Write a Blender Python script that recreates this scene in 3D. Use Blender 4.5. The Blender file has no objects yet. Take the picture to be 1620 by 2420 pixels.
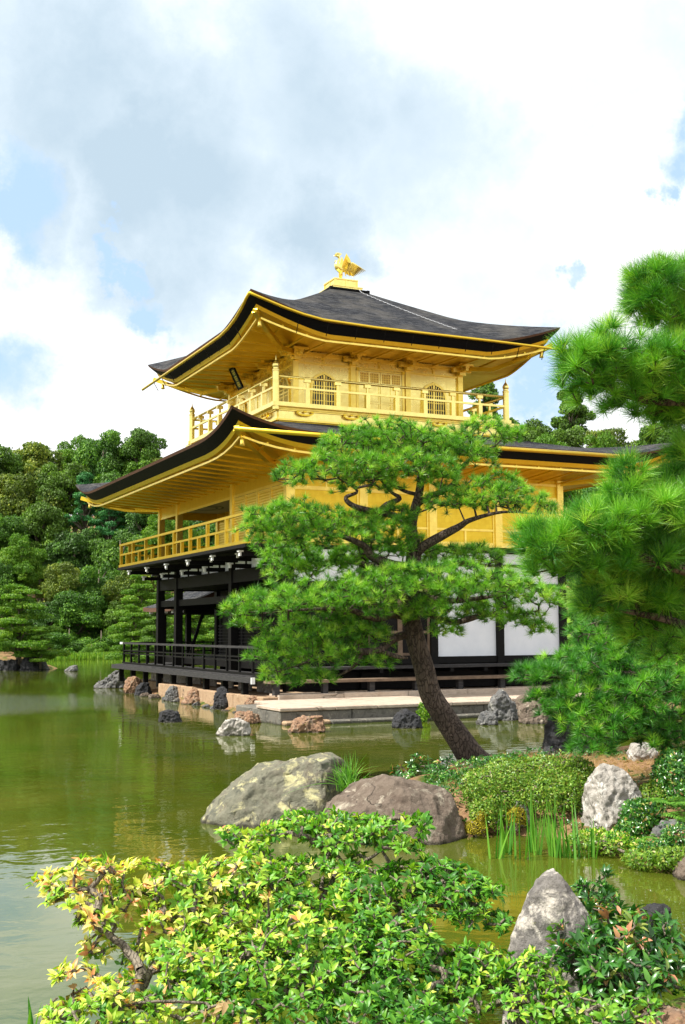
import bpy, math, random
import numpy as np
from mathutils import Vector, Matrix, noise
random.seed(7); rng = np.random.default_rng(11)
S = bpy.context.scene; COL = S.collection
# ------------------------------------------------------------------ camera
FPX, PITCH, PYC, YAW, ROLL = 2793.4, 0.1012, 1203.4, 0.438, -0.005
CAM = np.array([-11.807, -28.554, 2.069])
s_, c_ = math.sin(YAW), math.cos(YAW)
F0 = np.array([s_, c_, 0]); R0 = np.array([c_, -s_, 0]); U0 = np.array([0, 0, 1.0])
FW = F0*math.cos(PITCH)+U0*math.sin(PITCH); UP = U0*math.cos(PITCH)-F0*math.sin(PITCH)
RT = R0*math.cos(ROLL)+UP*math.sin(ROLL); UP = UP*math.cos(ROLL)-R0*math.sin(ROLL)
cd = bpy.data.cameras.new('camera'); cam = bpy.data.objects.new('camera', cd); COL.objects.link(cam)
M = Matrix(((RT[0], UP[0], -FW[0], CAM[0]), (RT[1], UP[1], -FW[1], CAM[1]), (RT[2], UP[2], -FW[2], CAM[2]), (0, 0, 0, 1)))
cam.matrix_world = M
cd.sensor_fit = 'VERTICAL'; cd.sensor_height = 36; cd.lens = FPX/2420*36
cd.shift_y = -(1210-PYC)/2420; cd.clip_end = 3000; cd.clip_start = .05
S.camera = cam
S.render.resolution_x = 685; S.render.resolution_y = 1024
# ------------------------------------------------------------------ light
SUN_DIR = Vector((-0.62, 0.02, 0.80)).normalized()
SUN_E = math.asin(SUN_DIR.z); SUN_A = math.atan2(SUN_DIR.x, SUN_DIR.y)
sl = bpy.data.lights.new('sun', 'SUN'); sl.energy = 5.0; sl.angle = math.radians(.5); sl.color = (1, .95, .86)
so = bpy.data.objects.new('sun', sl); COL.objects.link(so); so.rotation_euler = SUN_DIR.to_track_quat('Z', 'Y').to_euler()
S.view_settings.view_transform = 'Standard'; S.view_settings.look = 'None'
S.view_settings.exposure = 0.78; S.view_settings.gamma = 1
W = bpy.data.worlds.new('World'); S.world = W; W.use_nodes = True
# ------------------------------------------------------------------ survey helpers: photo pixel -> point in the place
def ray(px, py): return FW+RT*(px-810)/FPX-UP*(py-PYC)/FPX
NEAR = .932  # scale of the surveyed distances on the near bank and the island
def at(px, py, d): return CAM+ray(px, py)*(d*NEAR if d < 20 else d)
def gz(px, py, z=0.0):
    r = ray(px, py); return CAM+r*((z-CAM[2])/r[2])
# ------------------------------------------------------------------ node helpers
def nd(nt, t, **kw):
    n = nt.nodes.new(t)
    for k, v in kw.items():
        if k in n.inputs: n.inputs[k].default_value = v
        else: setattr(n, k, v)
    return n
def mathn(nt, op, a, b=None, c=None, clamp=False):
    n = nt.nodes.new('ShaderNodeMath'); n.operation = op; n.use_clamp = clamp
    for i, v in enumerate((a, b, c)):
        if v is None: continue
        if isinstance(v, (int, float)): n.inputs[i].default_value = v
        else: nt.links.new(v, n.inputs[i])
    return n.outputs[0]
def mixc(nt, fac, a, b, mode='MIX'):
    n = nt.nodes.new('ShaderNodeMix'); n.data_type = 'RGBA'; n.blend_type = mode
    for i, v in ((0, fac), (6, a), (7, b)):
        if isinstance(v, (int, float)): n.inputs[i].default_value = v
        elif isinstance(v, tuple): n.inputs[i].default_value = v if len(v) == 4 else v+(1,)
        else: nt.links.new(v, n.inputs[i])
    return n.outputs[2]
def ramp(nt, fac, stops, interp='LINEAR'):
    n = nt.nodes.new('ShaderNodeValToRGB'); cr = n.color_ramp; cr.interpolation = interp
    while len(cr.elements) > 1: cr.elements.remove(cr.elements[-1])
    cr.elements[0].position = stops[0][0]; cr.elements[0].color = tuple(stops[0][1])+(1,)
    for p, c in stops[1:]:
        e = cr.elements.new(p); e.color = tuple(c)+(1,)
    nt.links.new(fac, n.inputs[0]); return n.outputs[0]
def noiz(nt, scale, detail=4, rough=.55, vec=None, dist=0, out='Fac'):
    n = nd(nt, 'ShaderNodeTexNoise', Scale=scale, Detail=detail, Roughness=rough, Distortion=dist)
    if vec is not None: nt.links.new(vec, n.inputs['Vector'])
    return n.outputs[out]
def coords(nt, scale=(1, 1, 1)):
    tc = nd(nt, 'ShaderNodeTexCoord'); mp = nd(nt, 'ShaderNodeMapping'); mp.inputs['Scale'].default_value = scale
    nt.links.new(tc.outputs['Object'], mp.inputs[0]); return mp.outputs[0]
def newmat(name, rough=.6, metal=0.0, color=(.5, .5, .5), spec=.5):
    m = bpy.data.materials.new(name); m.use_nodes = True; nt = m.node_tree; b = nt.nodes['Principled BSDF']
    b.inputs['Roughness'].default_value = rough; b.inputs['Metallic'].default_value = metal
    b.inputs['Base Color'].default_value = tuple(color)+(1,); b.inputs['Specular IOR Level'].default_value = spec
    return m, nt, b
def bump(nt, b, h, strength=.4, dist=.02):
    n = nd(nt, 'ShaderNodeBump', Strength=strength, Distance=dist); nt.links.new(h, n.inputs['Height']); nt.links.new(n.outputs[0], b.inputs['Normal'])
# ------------------------------------------------------------------ sky
nt = W.node_tree; bg = nt.nodes['Background']
sky = nd(nt, 'ShaderNodeTexSky'); sky.sky_type = 'NISHITA'; sky.sun_disc = False
sky.sun_elevation = SUN_E; sky.sun_rotation = SUN_A; sky.air_density = 1.0; sky.dust_density = 1.5
bg.inputs['Strength'].default_value = .075
tc = nd(nt, 'ShaderNodeTexCoord'); dirv = tc.outputs['Generated']
wob = nd(nt, 'ShaderNodeTexNoise', Scale=7.5, Detail=9, Roughness=.64); nt.links.new(dirv, wob.inputs['Vector'])
w1 = nd(nt, 'ShaderNodeVectorMath', operation='SUBTRACT'); nt.links.new(wob.outputs['Color'], w1.inputs[0]); w1.inputs[1].default_value = (.5, .5, .5)
w2 = nd(nt, 'ShaderNodeVectorMath', operation='SCALE'); nt.links.new(w1.outputs[0], w2.inputs[0]); w2.inputs[3].default_value = .20
w3 = nd(nt, 'ShaderNodeVectorMath', operation='ADD'); nt.links.new(dirv, w3.inputs[0]); nt.links.new(w2.outputs[0], w3.inputs[1])
w4 = nd(nt, 'ShaderNodeVectorMath', operation='NORMALIZE'); nt.links.new(w3.outputs[0], w4.inputs[0])
def blob(px, py, rad, amt, soft=.9):
    d = ray(px, py); d = d/np.linalg.norm(d)
    n = nd(nt, 'ShaderNodeVectorMath', operation='DISTANCE'); nt.links.new(w4.outputs[0], n.inputs[0]); n.inputs[1].default_value = tuple(d)
    R_ = rad/FPX
    mr = nd(nt, 'ShaderNodeMapRange'); mr.interpolation_type = 'SMOOTHSTEP'
    nt.links.new(n.outputs['Value'], mr.inputs[0])
    mr.inputs[1].default_value = R_*max(0, 1-soft); mr.inputs[2].default_value = R_*(1+soft*.6); mr.inputs[3].default_value = amt; mr.inputs[4].default_value = 0
    return mr.outputs[0]
def sumof(l):
    a = l[0]
    for b in l[1:]: a = mathn(nt, 'MAXIMUM', a, b)
    return a
blues = sumof([blob(40, 440, 100, .9), blob(100, 480, 50, .4), blob(352, 715, 66, 1), blob(310, 610, 36, .9), blob(425, 730, 34, .5), blob(1600, 385, 80, .75), blob(1600, 260, 60, .4), blob(1325, 713, 30, .6, .7),
               blob(1250, 900, 110, .9), blob(20, 850, 130, .7), blob(1560, 470, 40, .7), blob(840, 620, 60, .4)])
greys = sumof([blob(440, 430, 380, 1), blob(760, 540, 230, 1), blob(200, 250, 380, .85), blob(720, 300, 380, .85), blob(860, 640, 110, .9), blob(120, 480, 170, .85), blob(330, 560, 200, .95),
               blob(1000, 380, 300, .72), blob(900, 150, 260, .45), blob(1160, 560, 190, .45), blob(1400, 260, 260, .42), blob(1150, 820, 300, .5), blob(30, 880, 170, .6), blob(1540, 100, 220, .5), blob(60, 80, 300, .6), blob(1100, 120, 260, .22), blob(560, 700, 110, .5)])
n1 = noiz(nt, 5.0, 9, .6, dirv); n2 = noiz(nt, 16.0, 8, .6, dirv); n3 = noiz(nt, 2.2, 3, .5, dirv)
g = mathn(nt, 'MULTIPLY', greys, mathn(nt, 'MULTIPLY_ADD', n1, 1.1, .35))
g = mathn(nt, 'ADD', mathn(nt, 'MULTIPLY', mathn(nt, 'SUBTRACT', g, .10), 1.25), mathn(nt, 'MULTIPLY_ADD', n2, .42, -.21), clamp=True)
cloudc = ramp(nt, g, [(0, (10.5, 10.6, 10.7)), (.25, (8.6, 9.1, 9.4)), (.6, (6.2, 7.25, 8.1)), (1, (4.6, 5.8, 6.8))])
# the ramp clamps nothing above 1 in the socket, so the clouds keep their brightness
bl = mathn(nt, 'MULTIPLY', blues, mathn(nt, 'MULTIPLY_ADD', n2, 1.9, .10), clamp=True)
bl = mathn(nt, 'MULTIPLY', mathn(nt, 'SUBTRACT', bl, .16, clamp=True), 1.7, clamp=True)
skyc = mixc(nt, 1.0, sky.outputs[0], (3.0, 4.4, 6.0), 'ADD')
skyc2 = mixc(nt, .75, skyc, (4.3, 5.9, 8.0))
fin = mixc(nt, bl, cloudc, skyc2)
nt.links.new(fin, bg.inputs['Color'])
# ------------------------------------------------------------------ object helpers
WORLD0 = {}
def tag(o, label=None, cat=None, group=None, kind=None):
    if label: o['label'] = label
    if cat: o['category'] = cat
    if group: o['group'] = group
    if kind: o['kind'] = kind
    return o
def empty(name, loc, label, cat, group=None):
    o = bpy.data.objects.new(name, None); COL.objects.link(o); o.location = loc; o.empty_display_size = .2
    WORLD0[o.name] = Vector(loc); return tag(o, label, cat, group)
def link(name, me, mat, parent=None):
    o = bpy.data.objects.new(name, me); COL.objects.link(o)
    if mat is not None: me.materials.append(mat)
    if parent is not None:
        o.parent = parent
        if parent.name in WORLD0: o.matrix_parent_inverse = Matrix.Translation(-WORLD0[parent.name])
    return o
def npmesh(name, V, Fq, nv, attr=None, smooth=False):
    """V (n,3); Fq flat indices; nv verts per face"""
    me = bpy.data.meshes.new(name); V = np.asarray(V, np.float32); Fq = np.asarray(Fq, np.int32).ravel(); nf = len(Fq)//nv
    me.vertices.add(len(V)); me.vertices.foreach_set('co', V.ravel())
    me.loops.add(len(Fq)); me.loops.foreach_set('vertex_index', Fq)
    me.polygons.add(nf); me.polygons.foreach_set('loop_start', np.arange(0, len(Fq), nv, dtype=np.int32))
    me.polygons.foreach_set('loop_total', np.full(nf, nv, np.int32))
    if smooth: me.polygons.foreach_set('use_smooth', np.ones(nf, bool))
    me.update(calc_edges=True)
    if attr is not None:
        a = me.attributes.new('rnd', 'FLOAT', 'POINT'); a.data.foreach_set('value', np.asarray(attr, np.float32))
    return me
class MB:
    def __init__(s): s.v = []; s.f = []
    def add(s, v, f):
        o = len(s.v); s.v += [tuple(p) for p in v]; s.f += [tuple(i+o for i in q) for q in f]; return s
    def box(s, x0, x1, y0, y1, z0, z1):
        return s.add([(x, y, z) for x in (x0, x1) for y in (y0, y1) for z in (z0, z1)],
                     [(0, 1, 3, 2), (4, 6, 7, 5), (0, 4, 5, 1), (2, 3, 7, 6), (0, 2, 6, 4), (1, 5, 7, 3)])
    def bar(s, a, b, w, h, up=(0, 0, 1)):
        a = Vector(a); b = Vector(b); d = (b-a).normalized(); u = Vector(up); r = d.cross(u).normalized(); u = r.cross(d)
        P = [p+r*i*w/2+u*j*h/2 for p in (a, b) for i in (-1, 1) for j in (-1, 1)]
        return s.add(P, [(0, 1, 3, 2), (4, 6, 7, 5), (0, 4, 5, 1), (2, 3, 7, 6), (0, 2, 6, 4), (1, 5, 7, 3)])
    def tube(s, pts, rad, n=8, cap=True):
        pts = [Vector(p) for p in pts]; rr = rad if hasattr(rad, '__len__') else [rad]*len(pts); V = []; prev = None
        for i, p in enumerate(pts):
            d = (pts[min(i+1, len(pts)-1)]-pts[max(i-1, 0)])
            if d.length < 1e-9: d = Vector((0, 0, 1))
            d.normalize()
            if prev is None: r = d.cross(Vector((0, 0, 1)) if abs(d.z) < .9 else Vector((1, 0, 0))).normalized()
            else: r = (prev-d*prev.dot(d)).normalized()
            prev = r; u = d.cross(r)
            V += [p+(r*math.cos(2*math.pi*k/n)+u*math.sin(2*math.pi*k/n))*rr[i] for k in range(n)]
        Fc = [(i*n+k, i*n+(k+1) % n, (i+1)*n+(k+1) % n, (i+1)*n+k) for i in range(len(pts)-1) for k in range(n)]
        if cap: Fc += [tuple(range(n-1, -1, -1)), tuple(range((len(pts)-1)*n, len(pts)*n))]
        return s.add(V, Fc)
    def lathe(s, prof, c, n=12):
        V = []
        for r, z in prof: V += [(c[0]+r*math.cos(2*math.pi*k/n), c[1]+r*math.sin(2*math.pi*k/n), c[2]+z) for k in range(n)]
        Fc = [(i*n+k, i*n+(k+1) % n, (i+1)*n+(k+1) % n, (i+1)*n+k) for i in range(len(prof)-1) for k in range(n)]
        Fc += [tuple(range(n-1, -1, -1)), tuple(range((len(prof)-1)*n, len(prof)*n))]
        return s.add(V, Fc)
    def prism(s, poly, a, b):
        """poly = list of 3-D points; extruded from +a to +b vector"""
        a = Vector(a); b = Vector(b); n = len(poly); V = [Vector(p)+a for p in poly]+[Vector(p)+b for p in poly]
        return s.add(V, [tuple(range(n-1, -1, -1)), tuple(range(n, 2*n))]+[(i, (i+1) % n, n+(i+1) % n, n+i) for i in range(n)])
    def grid(s, P):
        nu, nv = len(P), len(P[0])
        return s.add([p for r in P for p in r], [(i*nv+j, i*nv+j+1, (i+1)*nv+j+1, (i+1)*nv+j) for i in range(nu-1) for j in range(nv-1)])
    def build(s, name, mat, parent=None, smooth=False):
        me = bpy.data.meshes.new(name); me.from_pydata(s.v, [], s.f); me.update()
        if smooth: me.polygons.foreach_set('use_smooth', [True]*len(me.polygons))
        return link(name, me, mat, parent)
#%%MATERIALS
def gold_mat(name, base, rough, streak=.10):
    m, nt, b = newmat(name, rough, .93, base)
    co = coords(nt, (1, 1, 1)); a = noiz(nt, 6, 5, .6, co); c = noiz(nt, 60, 3, .5, co)
    col = mixc(nt, mathn(nt, 'MULTIPLY', a, .55), tuple(base), tuple(x*y for x, y in zip(base, (.86, .80, .62))))
    nt.links.new(col, b.inputs['Base Color'])
    sp = nd(nt, 'ShaderNodeSeparateXYZ'); nt.links.new(co, sp.inputs[0]); cb = nd(nt, 'ShaderNodeCombineXYZ'); nt.links.new(mathn(nt, 'ADD', sp.outputs['X'], sp.outputs['Y']), cb.inputs[0]); nt.links.new(sp.outputs['Z'], cb.inputs[1])
    br = nd(nt, 'ShaderNodeTexBrick', Scale=1.0); nt.links.new(cb.outputs[0], br.inputs['Vector']); br.offset = 0; br.inputs['Brick Width'].default_value = .12; br.inputs['Row Height'].default_value = .12; br.inputs['Mortar Size'].default_value = .0025
    br.inputs['Color1'].default_value = (1, 1, 1, 1); br.inputs['Color2'].default_value = (.86, .82, .74, 1); br.inputs['Mortar'].default_value = (.72, .62, .45, 1)
    col = mixc(nt, .38, col, br.outputs['Color'], 'MULTIPLY'); nt.links.new(col, b.inputs['Base Color'])
    r = mathn(nt, 'MULTIPLY_ADD', a, .30, rough-.13); nt.links.new(r, b.inputs['Roughness'])
    bump(nt, b, mathn(nt, 'ADD', a, mathn(nt, 'MULTIPLY', c, .2)), .06, .02); return m
GOLD = gold_mat('gold_leaf', (1.0, .80, .19), .34)
GOLDW = gold_mat('gold_leaf_wall', (1.0, .86, .30), .27)
GOLDD = gold_mat('gold_leaf_shaded', (.82, .60, .055), .36)  # darker copy of the gold leaf, shade under the eaves put into its colour
def wood_mat(name, c1, c2, rough=.55, sc=(3, 3, 3)):
    m, nt, b = newmat(name, rough); co = coords(nt, sc); a = noiz(nt, 5, 6, .65, co)
    nt.links.new(ramp(nt, a, [(.3, c1), (.7, c2)]), b.inputs['Base Color']); b.inputs['Specular IOR Level'].default_value = .12; bump(nt, b, a, .3, .01); return m
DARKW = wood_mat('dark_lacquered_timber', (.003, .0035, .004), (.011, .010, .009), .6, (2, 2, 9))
GREYW = wood_mat('weathered_timber', (.018, .019, .022), (.065, .062, .06), .7, (1, 1, 12))
BROWNW = wood_mat('brown_plank', (.10, .07, .05), (.22, .16, .11), .7, (1, 8, 1))
WHITE = newmat('white_plaster', .8, 0, (.9, .9, .9))[0]
nt_ = WHITE.node_tree; nt_.links.new(ramp(nt_, noiz(nt_, 1.5, 5, .6, coords(nt_)), [(.25, (.66, .71, .78)), (.75, (.80, .84, .89))]), nt_.nodes['Principled BSDF'].inputs['Base Color'])  # bluish skylight put into the plaster colour; the noise adds faint stains
CREAM = newmat('painted_ceiling', .7, 0, (.45, .43, .33))[0]
PAINTG = newmat('ceiling_painting_green', .7, 0, (.10, .13, .07))[0]
WHITET = newmat('white_painted_tip', .6, 0, (.75, .76, .75))[0]
PLAQ = newmat('plaque_black_green', .4, 0, (.012, .03, .02))[0]
DARKP = newmat('window_recess_shade', .6, 0, (.045, .06, .085))[0]  # dark plate colour standing in for the shade of the window recess
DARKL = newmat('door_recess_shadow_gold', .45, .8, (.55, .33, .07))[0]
STEEL = newmat('galvanised_chain', .35, .9, (.75, .76, .78))[0]
GLASSB = newmat('bulb_glass', .15, 0, (.7, .65, .5))[0]
# bark shingle roofing
def shingle():
    m, nt, b = newmat('cypress_bark_shingle', .9, spec=.12); co = coords(nt, (.9, .9, 8)); a = noiz(nt, 3.5, 9, .78, co); c = noiz(nt, 1.1, 4, .6, coords(nt)); w = noiz(nt, 45, 4, .7, co)
    col = ramp(nt, a, [(.38, (.006, .008, .012)), (.5, (.024, .027, .034)), (.66, (.13, .13, .135))])
    col = mixc(nt, mathn(nt, 'MULTIPLY', mathn(nt, 'SUBTRACT', c, .45, clamp=True), 1.6, clamp=True), col, (.15, .14, .12))
    nt.links.new(col, b.inputs['Base Color']); bump(nt, b, mathn(nt, 'ADD', a, w), .9, .04); return m
SHING = shingle()
FASC = wood_mat('dark_roof_edge', (.003, .004, .006), (.010, .010, .011), .7, (1, 1, 20))
RUST = wood_mat('reddish_roof_edge_lip', (.05, .03, .022), (.14, .075, .05), .8, (1, 1, 14))
def stone_mat(name, cols, lich=(.55, .55, .42), lam=.5, scale=1.0, moss=0.0, spots=(.02, .018, .016)):
    m, nt, b = newmat(name, .88, spec=.25); co = coords(nt)
    a = noiz(nt, 2.2*scale, 8, .62, co, .4); f = noiz(nt, 14*scale, 8, .7, co, .2); l = noiz(nt, 2.4*scale, 10, .72, co, .5); k = noiz(nt, 3.1*scale, 6, .6, co, 1.2)
    col = ramp(nt, a, [(.3, cols[0]), (.5, cols[1]), (.7, cols[2])])
    col = mixc(nt, mathn(nt, 'MULTIPLY', f, .5), col, tuple(x*.55 for x in cols[0]), 'MIX')
    lf = mathn(nt, 'MULTIPLY', mathn(nt, 'SUBTRACT', l, 1-lam*.95, clamp=True), 9, clamp=True)
    col = mixc(nt, lf, col, lich)
    kf = mathn(nt, 'MULTIPLY', mathn(nt, 'SUBTRACT', k, .60, clamp=True), 10, clamp=True)
    col = mixc(nt, mathn(nt, 'MULTIPLY', kf, .7), col, spots)
    if moss:
        mo = noiz(nt, 4*scale, 5, .6, co, .5); mf = mathn(nt, 'MULTIPLY', mathn(nt, 'SUBTRACT', mo, 1-moss, clamp=True), 12, clamp=True)
        col = mixc(nt, mf, col, (.16, .17, .02))
    vz = nd(nt, 'ShaderNodeTexVoronoi', Scale=.42*scale); vz.feature = 'DISTANCE_TO_EDGE'; wn = nd(nt, 'ShaderNodeTexNoise', Scale=2.0*scale, Detail=6); nt.links.new(co, wn.inputs['Vector'])
    va = nd(nt, 'ShaderNodeVectorMath', operation='MULTIPLY_ADD'); nt.links.new(wn.outputs['Color'], va.inputs[0]); va.inputs[1].default_value = (1.5/scale,)*3; nt.links.new(co, va.inputs[2]); nt.links.new(va.outputs[0], vz.inputs['Vector'])
    crk = mathn(nt, 'MULTIPLY', mathn(nt, 'MULTIPLY', mathn(nt, 'SUBTRACT', .02, vz.outputs['Distance'], clamp=True), 50, clamp=True), mathn(nt, 'MULTIPLY', mathn(nt, 'SUBTRACT', noiz(nt, 1.3*scale, 3, .5, co), .47, clamp=True), 9, clamp=True)); col = mixc(nt, mathn(nt, 'MULTIPLY', crk, .6), col, (.03, .026, .02)); a = mathn(nt, 'SUBTRACT', a, mathn(nt, 'MULTIPLY', crk, .5))
    sx = nd(nt, 'ShaderNodeSeparateXYZ'); nt.links.new(nd(nt, 'ShaderNodeNewGeometry').outputs['Position'], sx.inputs[0])
    wet = mathn(nt, 'MULTIPLY', mathn(nt, 'SUBTRACT', mathn(nt, 'MULTIPLY_ADD', a, .10, -.005), sx.outputs['Z'], clamp=True), 30, clamp=True)
    col = mixc(nt, mathn(nt, 'MULTIPLY', wet, .8), col, (.022, .020, .012)); nt.links.new(col, b.inputs['Base Color']); nt.links.new(mathn(nt, 'MULTIPLY_ADD', wet, -.5, .88), b.inputs['Roughness'])
    bump(nt, b, mathn(nt, 'ADD', a, mathn(nt, 'MULTIPLY', f, .9)), 1.0, .06/scale); return m
ST_LICHEN = stone_mat('lichened_grey_green_stone', [(.075, .08, .065), (.20, .195, .14), (.14, .115, .09)], (.46, .43, .23), .50, 2.2)
ST_BROWN = stone_mat('brown_stone', [(.085, .06, .045), (.18, .142, .11), (.12, .09, .068)], (.36, .32, .25), .47, 2.2)
ST_PALE = stone_mat('pale_craggy_stone', [(.16, .15, .13), (.42, .39, .35), (.17, .15, .12)], (.62, .60, .55), .50, 3.4)
ST_GREY = stone_mat('grey_stone', [(.06, .062, .068), (.16, .16, .155), (.11, .10, .09)], (.36, .35, .31), .46, 2.8)
ST_DARK = stone_mat('dark_volcanic_stone', [(.014, .015, .018), (.045, .046, .05), (.03, .028, .026)], (.15, .15, .145), .42, 2.6)
ST_RUST = stone_mat('rusty_orange_stone', [(.10, .065, .045), (.34, .20, .12), (.16, .12, .09)], (.45, .38, .28), .47, 2.6, .36)
ST_CONE = stone_mat('banded_pointed_stone', [(.09, .083, .078), (.23, .215, .20), (.155, .14, .128)], (.52, .48, .42), .52, 4.0, .33)
ST_BLOCK = stone_mat('granite_block', [(.30, .19, .11), (.46, .32, .20), (.36, .25, .16)], (.55, .44, .32), .44, 2.0)
ST_GRAN = stone_mat('shaded_granite_edge', [(.08, .078, .066), (.19, .18, .155), (.14, .12, .095)], (.34, .31, .25), .46, 2.2)  # granite of the landing's sides, their shade put into a darker grey
ST_TOP = stone_mat('pale_granite_paving', [(.42, .33, .25), (.60, .50, .40), (.50, .38, .29)], (.68, .60, .50), .4, .9, spots=(.35, .28, .22))
def leaf_mat(name, stops, trans=.35, rough=.5, spec=.35, n_amt=.0):
    m = bpy.data.materials.new(name); m.use_nodes = True; nt = m.node_tree; b = nt.nodes['Principled BSDF']; out = nt.nodes['Material Output']
    at_ = nd(nt, 'ShaderNodeAttribute', attribute_name='rnd'); col = ramp(nt, at_.outputs['Fac'], stops)
    if n_amt:
        oi = nd(nt, 'ShaderNodeObjectInfo'); col = mixc(nt, mathn(nt, 'MULTIPLY', oi.outputs['Random'], n_amt), col, (.13, .15, .02))
    nt.links.new(col, b.inputs['Base Color']); b.inputs['Roughness'].default_value = rough; b.inputs['Specular IOR Level'].default_value = spec
    tr = nd(nt, 'ShaderNodeBsdfTranslucent'); c2 = mixc(nt, 1.0, col, (1.15, 1.35, .5), 'MULTIPLY'); nt.links.new(c2, tr.inputs[0])
    mx = nd(nt, 'ShaderNodeMixShader'); mx.inputs[0].default_value = trans
    nt.links.new(b.outputs[0], mx.inputs[1]); nt.links.new(tr.outputs[0], mx.inputs[2]); nt.links.new(mx.outputs[0], out.inputs[0]); return m
NEEDLE = leaf_mat('pine_needles', [(0, (0.036, 0.144, 0.016)), (.4, (0.102, 0.312, 0.020)), (.75, (0.257, 0.537, 0.036)), (1, (0.408, 0.598, 0.072))], .25, .42, .5)
NEEDLE2 = leaf_mat('long_pine_needles', [(0, (0.026, 0.132, 0.018)), (.4, (0.081, 0.300, 0.020)), (.75, (0.234, 0.529, 0.036)), (1, (0.408, 0.616, 0.072))], .25, .4, .5)
LF_BROAD = leaf_mat('broadleaf_green', [(0, (0.016, 0.061, 0.009)), (.5, (0.060, 0.178, 0.019)), (1, (0.245, 0.463, 0.042))], .25, .55, .3, .35)
LF_OLIVE = leaf_mat('olive_broadleaf', [(0, (0.035, 0.074, 0.012)), (.5, (0.130, 0.199, 0.022)), (1, (0.420, 0.463, 0.056))], .25, .55, .3, .2)
LF_BLUE = leaf_mat('bluish_evergreen_leaf', [(0, (0.020, 0.109, 0.031)), (.5, (0.043, 0.194, 0.050)), (1, (0.109, 0.310, 0.072))], .2, .5, .3, .1)
LF_DEEP = leaf_mat('deep_green_leaf', [(0, (0.010, 0.043, 0.010)), (.5, (0.046, 0.140, 0.025)), (1, (0.178, 0.389, 0.051))], .2, .5, .3, .15)
LF_LIME = leaf_mat('bright_yellow_green_leaf', [(0, (.05, .14, .01)), (.5, (.12, .26, .02)), (1, (.26, .38, .04))], .35, .5, .3, .1)
LF_AZ = leaf_mat('clipped_azalea_leaf', [(0, (0.068, 0.162, 0.014)), (.5, (0.135, 0.270, 0.024)), (.85, (0.243, 0.365, 0.036)), (1, (0.270, 0.216, 0.060))], .25, .4, .4)
LF_PI = leaf_mat('variegated_shrub_leaf', [(0, (.03, .14, .014)), (.30, (.09, .28, .02)), (.54, (.19, .40, .025)), (.72, (.44, .56, .05)), (.88, (.78, .74, .16)), (.97, (.80, .66, .30)), (1, (.70, .30, .12))], .33, .42, .4)
LF_DK = leaf_mat('glossy_dark_leaf', [(0, (.018, .08, .014)), (.5, (.04, .16, .02)), (.85, (.10, .27, .03)), (.96, (.28, .32, .06)), (1, (.50, .22, .12))], .25, .28, .6)
LF_FERN = leaf_mat('fern_frond', [(0, (.05, .17, .02)), (1, (.16, .34, .04))], .35, .5, .3)
LF_MOSS = leaf_mat('golden_moss', [(0, (.14, .12, .01)), (1, (.40, .34, .03))], .2, .8, .1)
LF_IRIS = leaf_mat('iris_blade', [(0, (.05, .20, .02)), (1, (.17, .38, .04))], .35, .35, .5)
LF_DRY = leaf_mat('dried_leaf', [(0, (.30, .18, .07)), (1, (.62, .45, .24))], .3, .6, .2)
def bark(name, c1, c2, sc=18, st=1.0):
    m, nt, b = newmat(name, .9, spec=.2); co = coords(nt, (1, 1, .45)); v = nd(nt, 'ShaderNodeTexVoronoi', Scale=sc); v.feature = 'DISTANCE_TO_EDGE'; v.inputs['Randomness'].default_value = 1; wv = nd(nt, 'ShaderNodeTexNoise', Scale=5.0, Detail=4); nt.links.new(co, wv.inputs['Vector']); vm = nd(nt, 'ShaderNodeVectorMath', operation='MULTIPLY_ADD'); nt.links.new(wv.outputs['Color'], vm.inputs[0]); vm.inputs[1].default_value = (.22, .22, .22); nt.links.new(co, vm.inputs[2]); nt.links.new(vm.outputs[0], v.inputs['Vector'])
    a = noiz(nt, 9, 7, .65, co); h = mathn(nt, 'MINIMUM', v.outputs['Distance'], .12)
    col = ramp(nt, a, [(.3, c1), (.7, c2)]); col = mixc(nt, mathn(nt, 'MULTIPLY', h, 7, clamp=True), tuple(x*.6 for x in c1), col)
    nt.links.new(col, b.inputs['Base Color']); bump(nt, b, mathn(nt, 'ADD', mathn(nt, 'MULTIPLY', h, 6), a), st, .03); return m
BARK = bark('pine_bark', (.065, .05, .042), (.17, .13, .105), 22, .8)
BARK2 = bark('grey_twig_bark', (.12, .10, .075), (.28, .24, .18), 40, .5)
# ------------------------------------------------------------------ ground & pond
POND = [(-6.6, -22.75), (-4, -23.0), (3, -22.5), (5, -19), (4.5, -12.5), (6.5, -8), (7.5, -4.3), (9.5, -2.0), (9.6, 12), (11, 19), (15.5, 40), (19, 60), (16.5, 77), (8, 70), (3, 66), (-5, 63), (-40, 60),
        (-90, 30), (-70, -20), (-30, -25.5), (-12, -25.2), (-10.9, -24.3), (-9.9, -23.6), (-8.9, -23.5), (-7.9, -23.0)]
MOUND = [(-6.1, -15.6), (-5.8, -16.4), (-4.9, -17.1), (-4.3, -17.9), (-4.5, -18.9), (-4.35, -20.0), (-2, -21.0), (6, -21.5), (6.5, -12.6), (0.6, -11.9), (-1.9, -12.4), (-3.3, -13.3), (-5, -14.4)]
ISLET = [(-4.5, 37.2), (-3, 36.2), (0.5, 35.5), (2.0, 36.5), (1.5, 39.5), (-1.5, 41), (-6, 40)]
POND, MOUND = [[tuple(CAM[:2]+(np.array(p)-CAM[:2])*NEAR) if p[1] < -11.5 and p[0] > -13 else p for p in q] for q in (POND, MOUND)]
PLAT = [(-1.4, -.8), (9.9, -.8), (9.9, 18), (1, 13.2), (-.7, 12.6), (-.9, 8.2), (-1.4, 7.2)]
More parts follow.
